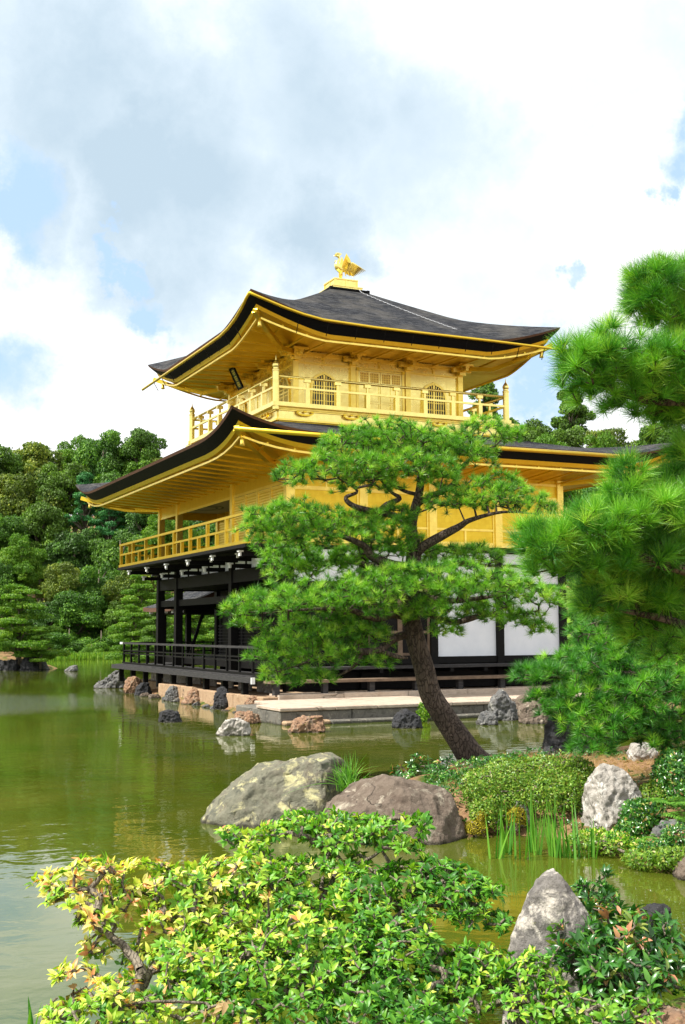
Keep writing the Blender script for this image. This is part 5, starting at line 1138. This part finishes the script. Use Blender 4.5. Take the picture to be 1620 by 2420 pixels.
# undergrowth that closes the wooded slopes
ls = []; n = 26000; X = rng.uniform(-60, 90, n); Y = rng.uniform(16, 135, n); h = terrain(X, Y); f_ = sdf(X, Y, POND); k = (f_ < -1.5)&(h > .2); X, Y, h = X[k], Y[k], h[k]
P = np.stack([X, Y, h], 1); P = np.repeat(P, 3, 0)+rng.normal(0, 1, (len(P)*3, 3))*np.array([.8, .8, .35])+np.array([0, 0, .5]); N = unit(rng.normal(0, .6, P.shape)+np.array([0, 0, 1])); s = rng.uniform(.35, .9, len(P))
tag(foliage('undergrowth', [cards(P, N, s, s*.7)], LF_BROAD), 'dark leafy undergrowth covering the wooded slopes', 'undergrowth', kind='stuff')
ls = []; pts = []
for i in range(5200):
    px = random.uniform(118, 300); d0 = dd(px, 1556-(px-118)*.035+4); q = gz(px, 1556-(px-118)*.035+4); pts.append((q[0]+rng.normal(0, .5), q[1]+rng.normal(0, .7), -.05))
P = np.array(pts); Dr = unit(rng.normal(0, .15, P.shape)+np.array([0, 0, 1])); ls.append(leafset(P, Dr, perp(Dr), rng.uniform(.25, .6, len(P)), .06, .1, .15))
tag(foliage('reeds', ls, LF_LIME), 'bright green reeds along the far waterline', 'reeds', kind='stuff')
#%%SHRUBS
def whorls(P, D, nl, L, w, up=(35, 75), curl=.25, fold=.2, rv=None):
    K = len(P); Pr = np.repeat(P, nl, 0); D0 = np.repeat(D, nl, 0); az = perp(D0); el = np.radians(rng.uniform(up[0], up[1], K*nl))[:, None]; d = unit(D0*np.cos(el)+az*np.sin(el))
    N = unit(D0-d*np.sum(D0*d, 1, keepdims=True)+rng.normal(0, .15, d.shape)); b = Pr-D0*(rng.uniform(0, .5, K*nl)[:, None]*L); lv = L*rng.uniform(.6, 1.15, K*nl)
    a = np.repeat(rng.uniform(0, 1, K), nl) if rv is None else np.repeat(rv, nl)
    return leafset(b+az*.004, d, N, lv, lv*w, fold, curl, np.clip(a+rng.normal(0, .10, K*nl), 0, 1))
def sample_blobs(blobs, dens, shell=.45, flatb=-.6):
    T = []; Dv = []
    for (px, py, d, rx, ry, rz) in blobs:
        c = at(px, py, d); k = d/FPX; ax, az = rx*k, ry*k; vol = ax*az*rz; n = int(dens*(ax*az*rz)**(2/3))+3
        u = unit(rng.normal(0, 1, (n*3, 3))); u = u[u[:, 2] > flatb][:n]; r = rng.uniform(shell, 1, len(u))**.6
        loc = (u[:, :1]*R0*ax+u[:, 1:2]*F0*rz+u[:, 2:3]*np.array([0, 0, az]))*r[:, None]; T.append(c+loc); Dv.append(unit(unit(loc)*.7+np.array([0, 0, .7])+rng.normal(0, .25, loc.shape)))
    return np.concatenate(T), np.concatenate(Dv)
def shrub(name, label, cat, roots, blobs, dens, nl, L, w, mat, stems=(), up=(35, 80), rg=.0022, r0=.0022, barkm=None, rvf=None, group=None, step=.07, curl=.25):
    base = roots[0]; o = empty(name, tuple(base), label, cat, group); t = Tree()
    for i, rt in enumerate(roots): t.path([np.array(rt)-np.array([0, 0, .06]), np.array(rt)+np.array([0, 0, .06])], [.02, .018], -1 if i == 0 else 0)
    for st in stems:
        pts = [at(a, b, c) for a, b, c, r in st]; rr = [q[3] for q in st]; A = np.array(t.p); k = int(np.argmin(np.linalg.norm(A-pts[0], axis=1))); m = []; mr = []
        for i in range(len(pts)-1):
            for j in range(4): u = j/4; m.append(pts[i]+(pts[i+1]-pts[i])*u+rng.normal(0, .004, 3)); mr.append(rr[i]+(rr[i+1]-rr[i])*u)
        m.append(pts[-1]); mr.append(rr[-1]); t.path(m, mr, k)
    T, Dv = sample_blobs(blobs, dens); keep = T[:, 2] > terrain(T[:, 0], T[:, 1])+.02; T, Dv = T[keep], Dv[keep]
    t.grow(T[:], step=step, r0=r0, rg=rg, wob=.35, up=.2, rmax=.025)
    V, F_ = t.mesh(5); link('stems', npmesh('stems', V, F_, 4, smooth=True), barkm or BARK2, o)
    rv = rvf(T) if rvf else None
    foliage('leaves', [whorls(T, Dv, nl, L, w, up, curl, rv=rv)], mat, o); return o
def rv_main(T):
    # more yellow leaves towards the left half; lower leaves coloured darker for shaded depth
    d = (T-CAM); x = (d@RT)/(d@FW)*FPX+810; y_ = PYC-(d@UP)/(d@FW)*FPX; base = np.clip(.80-(x-250)/1500-np.clip(y_-2180, 0, 300)/1000, .26, .8); return np.clip(base+rng.normal(0, .18, len(T)), 0, .95)
g0 = lambda px, d: (lambda p: np.array([p[0], p[1], th(p[0], p[1])]))(at(px, 2300, d))
shrub('variegated_shrub', 'wide foreground bush with yellow and green pointed leaves and bare grey stems', 'shrub',
      [g0(320, 5.6), g0(610, 6.2), g0(720, 6.4), g0(860, 6.0)],
      [(150, 2085, 6.0, 75, 26, .14), (215, 2055, 6.0, 60, 24, .14), (180, 2120, 5.9, 75, 26, .14), (330, 2070, 6.2, 90, 34, .2), (300, 2130, 6.1, 80, 32, .18), (430, 2095, 6.2, 90, 44, .22), (540, 2075, 6.3, 90, 52, .25), (640, 2110, 6.3, 90, 60, .28), (470, 2160, 6.1, 95, 46, .24), (380, 2180, 6.0, 60, 36, .2), (560, 2180, 6.1, 85, 50, .25),
       (230, 2170, 5.8, 60, 22, .12), (545, 1972, 6.8, 34, 14, .12), (600, 1995, 6.7, 50, 24, .14), (720, 1940, 6.8, 60, 22, .18), (700, 1960, 6.8, 60, 26, .2), (790, 1950, 6.8, 70, 28, .2), (870, 1955, 6.8, 75, 28, .22), (950, 1955, 6.7, 70, 24, .18), (1000, 1945, 6.7, 26, 14, .1), (960, 2000, 6.6, 40, 20, .14),
       (860, 2090, 6.4, 80, 36, .22), (960, 2080, 6.5, 80, 40, .22), (1040, 2060, 6.5, 50, 34, .16), (1085, 2095, 6.4, 62, 36, .2), (1150, 2105, 6.4, 46, 30, .15), (1020, 2140, 6.3, 70, 36, .2), (1110, 2160, 6.3, 55, 30, .15), (1180, 2180, 6.3, 34, 20, .12), (920, 2160, 6.2, 80, 40, .25),
       (700, 2200, 6.0, 95, 52, .28), (820, 2190, 6.1, 90, 50, .28), (960, 2230, 5.9, 85, 48, .26), (600, 2250, 5.9, 95, 50, .28), (720, 2290, 5.8, 100, 55, .3), (860, 2290, 5.8, 100, 55, .3), (980, 2310, 5.8, 90, 50, .3), (480, 2290, 5.7, 90, 50, .26), (560, 2350, 5.6, 100, 50, .28), (700, 2380, 5.6, 110, 50, .3), (860, 2380, 5.6, 110, 55, .3), (430, 2370, 5.5, 80, 44, .22), (240, 2390, 5.3, 80, 34, .2), (270, 2330, 5.4, 45, 26, .15), (185, 2300, 5.5, 55, 14, .1), (340, 2260, 5.9, 50, 40, .2), (240, 2230, 6.0, 40, 30, .15), (420, 2260, 5.8, 70, 50, .25), (520, 2230, 5.95, 80, 50, .25), (330, 2390, 5.4, 70, 36, .2), (150, 2385, 5.35, 50, 20, .15), (620, 2310, 5.7, 90, 50, .28), (780, 2240, 6.0, 90, 50, .28), (520, 2400, 5.4, 90, 36, .22), (960, 2400, 5.5, 90, 34, .22), (600, 2035, 6.5, 50, 24, .15), (650, 1960, 6.8, 36, 16, .14), (690, 2050, 6.6, 50, 22, .16), (760, 2035, 6.6, 50, 20, .16), (820, 2045, 6.6, 60, 22, .18), (680, 2100, 6.4, 60, 26, .2), (760, 2110, 6.4, 60, 24, .2), (780, 1985, 6.7, 60, 18, .2), (920, 1985, 6.7, 50, 16, .2), (850, 2140, 6.3, 70, 40, .2), (640, 2150, 6.2, 60, 34, .2),  (1000, 2390, 5.6, 80, 44, .25), (1080, 2290, 5.9, 60, 50, .25)],
      2100, 10, .049, .40, LF_PI, stems=[
       [(305, 2410, 5.5, .030), (325, 2330, 5.6, .027), (335, 2290, 5.65, .025), (300, 2240, 5.75, .02), (250, 2205, 5.8, .015), (210, 2180, 5.85, .010)],
       [(330, 2350, 5.6, .022), (365, 2280, 5.75, .018), (420, 2210, 5.95, .014), (480, 2200, 6.0, .009)],
       [(330, 2380, 5.55, .014), (420, 2340, 5.7, .012), (540, 2290, 5.8, .008)],
       [(715, 2330, 6.3, .028), (735, 2210, 6.4, .026), (740, 2160, 6.45, .022), (705, 2110, 6.5, .016), (690, 2080, 6.5, .010)],
       [(745, 2150, 6.45, .016), (800, 2060, 6.6, .012), (870, 2030, 6.6, .009), (930, 1990, 6.7, .006)],
       [(760, 2100, 6.5, .012), (775, 2020, 6.65, .009), (830, 1980, 6.7, .006)],
       [(870, 2200, 6.2, .014), (960, 2150, 6.3, .011), (1060, 2130, 6.35, .008)]],
      rvf=rv_main)
g1 = lambda px, d, z=None: (lambda p: np.array([p[0], p[1], th(p[0], p[1]) if z is None else z]))(at(px, 2300, d))
shrub('broad_leaved_shrub', 'glossy dark green bush with a few reddish leaf tips, right of the pointed boulder', 'shrub', [g1(1440, 5.9), g1(1500, 5.9)],
      [(1370, 2210, 5.9, 62, 34, .16), (1440, 2190, 6.0, 80, 44, .22), (1520, 2200, 6.0, 70, 44, .22), (1570, 2230, 6.0, 46, 30, .16), (1400, 2270, 5.8, 80, 48, .24), (1490, 2280, 5.8, 95, 52, .28), (1350, 2250, 5.7, 40, 24, .12), (1560, 2290, 5.8, 60, 40, .2), (1450, 2330, 5.7, 90, 34, .2)],
      1500, 8, .072, .34, LF_DK, up=(25, 75))
shrub('upright_shrub', 'small dark shrub with pink buds standing at the water behind the pointed boulder', 'shrub', [g1(1420, 6.7), g1(1440, 6.7)],
      [(1400, 2110, 6.6, 52, 22, .14), (1435, 2090, 6.7, 22, 34, .08), (1420, 2140, 6.6, 56, 30, .16), (1450, 2150, 6.5, 36, 26, .14), (1380, 2140, 6.6, 30, 22, .12)], 1600, 8, .055, .32, LF_DK, up=(20, 70))
shrub('yellow_green_shrub', 'light green bush with yellow tips hugging the foot of the pointed boulder', 'shrub', [g1(1220, 5.75), g1(1160, 5.8)],
      [(1130, 2260, 5.9, 60, 26, .16), (1180, 2280, 5.85, 56, 30, .16), (1270, 2270, 5.6, 46, 30, .1), (1240, 2300, 5.6, 60, 34, .14), (1290, 2310, 5.55, 46, 30, .12), (1130, 2330, 5.7, 75, 40, .2), (1230, 2370, 5.5, 80, 40, .2), (1080, 2380, 5.6, 60, 34, .2), (1320, 2370, 5.4, 50, 34, .16), (1400, 2390, 5.4, 80, 34, .2), (1500, 2370, 5.5, 60, 26, .2), (1590, 2350, 5.7, 60, 30, .2)], 1900, 8, .046, .40, LF_PI,
      rvf=lambda T: np.clip(.42+rng.normal(0, .16, len(T)), 0, .85))
shrub('waterside_shrub', 'low dark glossy bush behind the brown boulder, left of the leaning trunk', 'shrub', [g1(1000, 16.4, .1), g1(960, 16.4, .1)],
      [(950, 1825, 16.3, 30, 16, .3), (1000, 1808, 16.4, 42, 24, .4), (1050, 1812, 16.4, 30, 22, .3), (1030, 1832, 16.2, 44, 14, .4), (985, 1835, 16.2, 36, 12, .3)], 300, 8, .085, .36, LF_DK, step=.1)
# clipped azalea: dense small-leaved mounds
def clipped(name, label, blobs, n, L, mat, rt, w=.5):
    o = empty(name, tuple(rt), label, 'bush'); T = []; Nn = []
    A = sum(b_[3]*b_[4] for b_ in blobs)
    for (px, py, d, rx, ry, rz) in blobs:
        c = at(px, py, d); k = d/FPX; m_ = int(n*rx*ry/A); u = unit(rng.normal(0, 1, (m_, 3))); u = u[u[:, 2] > -.5]
        bp = 1+.05*np.sin(u[:, 0]*8+px)+.05*np.sin(u[:, 1]*9+u[:, 2]*7)+rng.normal(0, .03, len(u))
        T.append(c+(u[:, :1]*R0*rx*k+u[:, 1:2]*F0*rz+u[:, 2:3]*np.array([0, 0, ry*k]))*(bp*rng.uniform(.88, 1, len(u)))[:, None]); Nn.append(unit(u+rng.normal(0, .45, u.shape)))
    T = np.concatenate(T); Nn = np.concatenate(Nn); Dr = perp(Nn); lv = L*rng.uniform(.6, 1.2, len(T)); foliage('leaves', [leafset(T, unit(Dr+Nn*.6), Nn, lv, lv*w, .15, .1)], mat, o)
    t = Tree(); t.path([rt, rt+np.array([0, 0, .1])], [.03, .025]); t.grow(T[::60], step=.1, r0=.003, rg=.002, wob=.2)
    V, F_ = t.mesh(5); link('stems', npmesh('stems', V, F_, 4, smooth=True), BARK2, o); return o
clipped('clipped_azalea', 'dense dome-clipped azalea bush on the island between the brown boulder and the pale craggy boulder',
        [(1150, 1860, 13.3, 56, 38, .4), (1210, 1850, 13.6, 80, 50, .6), (1290, 1838, 13.8, 90, 44, .6), (1350, 1840, 13.8, 60, 38, .5), (1180, 1900, 13.2, 70, 50, .45), (1290, 1880, 13.2, 80, 44, .45), (1340, 1880, 13.1, 46, 44, .35), (1150, 1925, 13.0, 36, 40, .3), (1370, 1815, 14.0, 30, 20, .3)], 42000, .034, LF_AZ, g1(1250, 13.6, .3))
clipped('bank_shrub', 'green bush at the right edge of the photo, above the ferny bank', [(1600, 1830, 12.8, 45, 50, .4), (1625, 1880, 12.6, 45, 50, .4), (1600, 1790, 13.2, 30, 20, .3)], 9000, .045, LF_DK, g1(1620, 12.7, .4))
clipped('fern_bush', 'small dark leafy clump growing against the right side of the pale craggy boulder', [(1515, 1925, 11.9, 36, 30, .22), (1500, 1960, 11.8, 34, 22, .2)], 3500, .05, LF_DK, g1(1510, 11.9, .2))
clipped('root_shrub', 'low dark green plants around the foot of the leaning trunk', [(1150, 1808, 16.6, 40, 14, .3), (1080, 1838, 15.6, 40, 12, .3), (1200, 1800, 16.2, 36, 12, .3)], 3500, .05, LF_DK, g1(1120, 16.2, .2))
clipped('bank_azalea', 'second small clipped azalea on the bank, between the pale boulder and the ferns', [(1560, 1880, 12.9, 40, 28, .3), (1590, 1850, 13.2, 46, 26, .3)], 4500, .038, LF_AZ, g1(1570, 12.9, .3))
clipped('mossy_bank_plant', 'dark mossy plants hanging over the waterline at the right edge', [(1560, 2010, 11.2, 44, 18, .2), (1610, 1985, 11.2, 40, 30, .2), (1500, 2000, 11.6, 30, 14, .15)], 4200, .035, LF_DK, g1(1580, 11.2, .1))
clipped('bank_edge_plants', 'dark creeping plants covering the island edge behind the iris row', [(1400, 1985, 12.0, 60, 14, .2), (1450, 2000, 11.7, 60, 18, .25), (1540, 2030, 11.0, 60, 18, .25), (1600, 2030, 10.8, 50, 22, .2)], 5200, .04, LF_AZ, g1(1450, 11.8, .1))
clipped('yellow_bank_plant', 'yellow-green creeping plant at the waterline below the pale craggy boulder', [(1470, 1985, 11.7, 44, 16, .2), (1520, 2005, 11.5, 30, 16, .2), (1410, 1972, 12.0, 30, 8, .15)], 3500, .04, LF_PI, g1(1480, 11.7, .05))
# ferns
def fern(px, py, d, n, L, label, name='fern'):
    c = at(px, py, d); c[2] = max(c[2]-.0, th(c[0], c[1])); o = empty(name, tuple(c), label, 'fern'); ls = []
    for i in range(n):
        a = rng.uniform(0, 6.28); dr = np.array([math.cos(a), math.sin(a), 0]); k = 16
        for j in range(k):
            u = j/k; p = c+dr*L*u+np.array([0, 0, 1])*L*(.75*u-.85*u*u); s = np.array([-dr[1], dr[0], -.15]); l_ = L*.30*(1-u)*(.4+u*1.5 if u < .4 else 1)
            for sg in (1, -1): ls.append((p, s*np.array([sg, sg, 1])+dr*.3, l_))
    P = np.array([l[0] for l in ls]); Dn = unit(np.array([l[1] for l in ls])); Ln = np.array([l[2] for l in ls])+.01
    foliage('fronds', [leafset(P, Dn, np.tile([0, 0, 1.0], (len(P), 1))+rng.normal(0, .1, P.shape), Ln, Ln*.32, .1, .1)], LF_FERN, o); return o
fern(1595, 1905, 12.0, 12, .38, 'pale green fern hanging over the bank at the right edge, upper of the ferns')
fern(1560, 1990, 11.4, 9, .24, 'small fern on the mossy stone at the waterline')
fern(1620, 1940, 11.7, 12, .36, 'fern half cut by the right edge above the mossy stone')
# grasses
def blades(name, label, cat, base, n, L, w, mat, sp=.05, lean=.35, curl=.35, group=None):
    o = empty(name, tuple(base), label, cat, group); P = np.array(base)+rng.normal(0, 1, (n, 3))*np.array([sp, sp, .0]); a = rng.uniform(0, 6.28, n); le = np.abs(rng.normal(0, lean, n)); Dr = unit(np.stack([np.cos(a)*le, np.sin(a)*le, np.ones(n)], 1)); Ln = L*rng.uniform(.55, 1.1, n)
    V = []; F_ = []; A_ = []; o_ = 0; seg = 6; out = Dr*np.array([1, 1, 0]); out = unit(out+1e-6); Sd = unit(np.cross(Dr, rng.normal(0, 1, Dr.shape)))
    for i in range(n):
        rv = rng.uniform(0, 1)
        for j in range(seg+1):
            u = j/seg; p = P[i]+Dr[i]*Ln[i]*u+out[i]*Ln[i]*curl*u*u*le[i]*2-np.array([0, 0, 1])*Ln[i]*curl*.5*u**3*le[i]*2; ww = w*(1-u**2)*.5+.0006; V += [p-Sd[i]*ww, p+Sd[i]*ww]; A_ += [rv, rv]
        for j in range(seg): q = o_+2*j; F_ += [q, q+1, q+3, q, q+3, q+2]
        o_ += 2*(seg+1)
    link('blades', npmesh('blades', np.array(V), np.array(F_), 3, np.array(A_)), mat, o); return o
gb = at(822, 1868, 13.6)
blades('grass_tuft', 'bright tuft of long arching grass growing between the two big boulders', 'grass tuft', gb, 110, .42, .010, LF_IRIS, .05, .42, .55)
IG = 'iris clumps standing in the shallow water'
for px, py, n, h, lb in [(1178, 2028, 7, .52, 'leftmost iris clump, leaning to the left'), (1190, 2018, 7, .56, 'second iris clump from the left, under the golden moss'), (1205, 2015, 6, .50, 'third iris clump from the left'), (1236, 2030, 7, .42, 'short iris clump in front of the whitish stone'),
                         (1265, 2012, 9, .58, 'iris clump left of the tall central one'), (1275, 2020, 5, .46, 'small iris clump beside the tall one'), (1308, 2024, 13, .62, 'tallest and densest iris clump, in the centre of the row'), (1330, 2022, 5, .36, 'stubby iris with a yellowing blade'), (1345, 2026, 8, .56, 'iris clump right of the tall central one'), (1364, 2028, 7, .58, 'iris clump leaning right, before the pale boulder'), (1392, 2026, 5, .40, 'rightmost iris clump, thin and dark')]:
    p = gz(px, py, 0); blades('iris_clump', lb, 'iris', (p[0], p[1], -.03), n, h, .022, LF_IRIS, .035, .16, .1, IG)
p = at(975, 1716, 26.6); clipped('water_rock_plant', 'little yellow-green plant on the dark upright water rock', [(1000, 1690, 26.7, 14, 10, .15), (985, 1700, 26.5, 22, 8, .15), (1003, 1668, 26.9, 9, 6, .1)], 900, .09, LF_LIME, np.array([*p[:2], .1]))
# golden moss clumps
def mosses(lst):
    for px, py, d, rx, ry, rz, lb in lst: clipped('moss_clump', lb, [(px, py, d, rx, ry, rz)], 1800, .022, LF_MOSS, at(px, py+ry, d))
mosses([(1125, 1958, 12.7, 24, 16, .14, 'golden moss at the right end of the brown boulder'), (1222, 1935, 12.75, 22, 26, .12, 'golden moss patch on the whitish stone under the azalea'), (1140, 1930, 12.8, 12, 14, .1, 'tiny golden moss tuft under the left end of the azalea')])
# ground cover at the near bank
n = 2600; ls = []; P = []
for i in range(n):
    px = random.uniform(980, 1720); d = random.uniform(4.7, 6.0); p = at(px, 2300, d); g_ = th(p[0], p[1])
    if g_ > .04: P.append((p[0], p[1], g_+random.uniform(.01, .16)))
P = np.array(P); Dv = unit(rng.normal(0, .45, P.shape)+np.array([0, 0, 1]))
tag(foliage('ground_cover', [whorls(P, Dv, 6, .042, .55, (50, 95), .2, rv=rng.uniform(.25, .7, len(P)))], LF_PI), 'low green ground cover of small oval leaves on the near bank', 'ground cover', kind='stuff')
P = []
for i in range(2600):
    px = random.uniform(1000, 1720); d = random.uniform(11.0, 17.5); p = at(px, 1800, d); g_ = th(p[0], p[1])
    if g_ > .03 and not (1380 < px < 1600 and 13.4 < d < 16.8 and random.random() < .93): P.append((p[0], p[1], g_+random.uniform(.0, .09)))
P = np.array(P); Dv = unit(rng.normal(0, .5, P.shape)+np.array([0, 0, 1]))
tag(foliage('bank_weeds', [whorls(P, Dv, 6, .05, .45, (40, 95), .2, rv=rng.uniform(.1, .8, len(P)))], LF_DK), 'low weeds and seedlings scattered over the island bank', 'weeds', kind='stuff')
n = 1500; P = []
for i in range(n):
    px = random.uniform(1060, 1660); d = random.uniform(14.3, 17.5); p = at(px, 1800, d); g_ = th(p[0], p[1])
    if g_ > .1: P.append((p[0], p[1], g_+.01))
P = np.array(P); Dv = unit(rng.normal(0, 1, P.shape)*np.array([1, 1, .25])+np.array([0, 0, .1]))
tag(foliage('fallen_needles', [tufts(P, Dv, 8, .12, .004, (5, 80))], LF_DRY), 'brown fallen pine needles on the island ground', 'pine litter', kind='stuff')
# dry branch with brown leaves & cut stalk, bottom left
dl = g1(230, 5.35); o = shrub('withered_plant', 'withered stems with drooping brown leaves at the bottom left, under the variegated bush', 'plant', [np.array([dl[0], dl[1], max(dl[2], .0)])],
      [(140, 2375, 5.4, 30, 16, .1), (120, 2395, 5.4, 24, 14, .08), (190, 2345, 5.45, 26, 12, .1), (255, 2380, 5.4, 30, 26, .1), (500, 2370, 5.3, 50, 22, .1)], 260, 5, .062, .42, LF_DRY, up=(90, 150), curl=.4)
p = gz(78, 2425, 0); blades('cut_reed_stalk', 'single green cut reed stalk standing in the water at the bottom left corner', 'reed', (p[0], p[1], -.03), 3, .20, .028, LF_IRIS, .012, .12, .05)
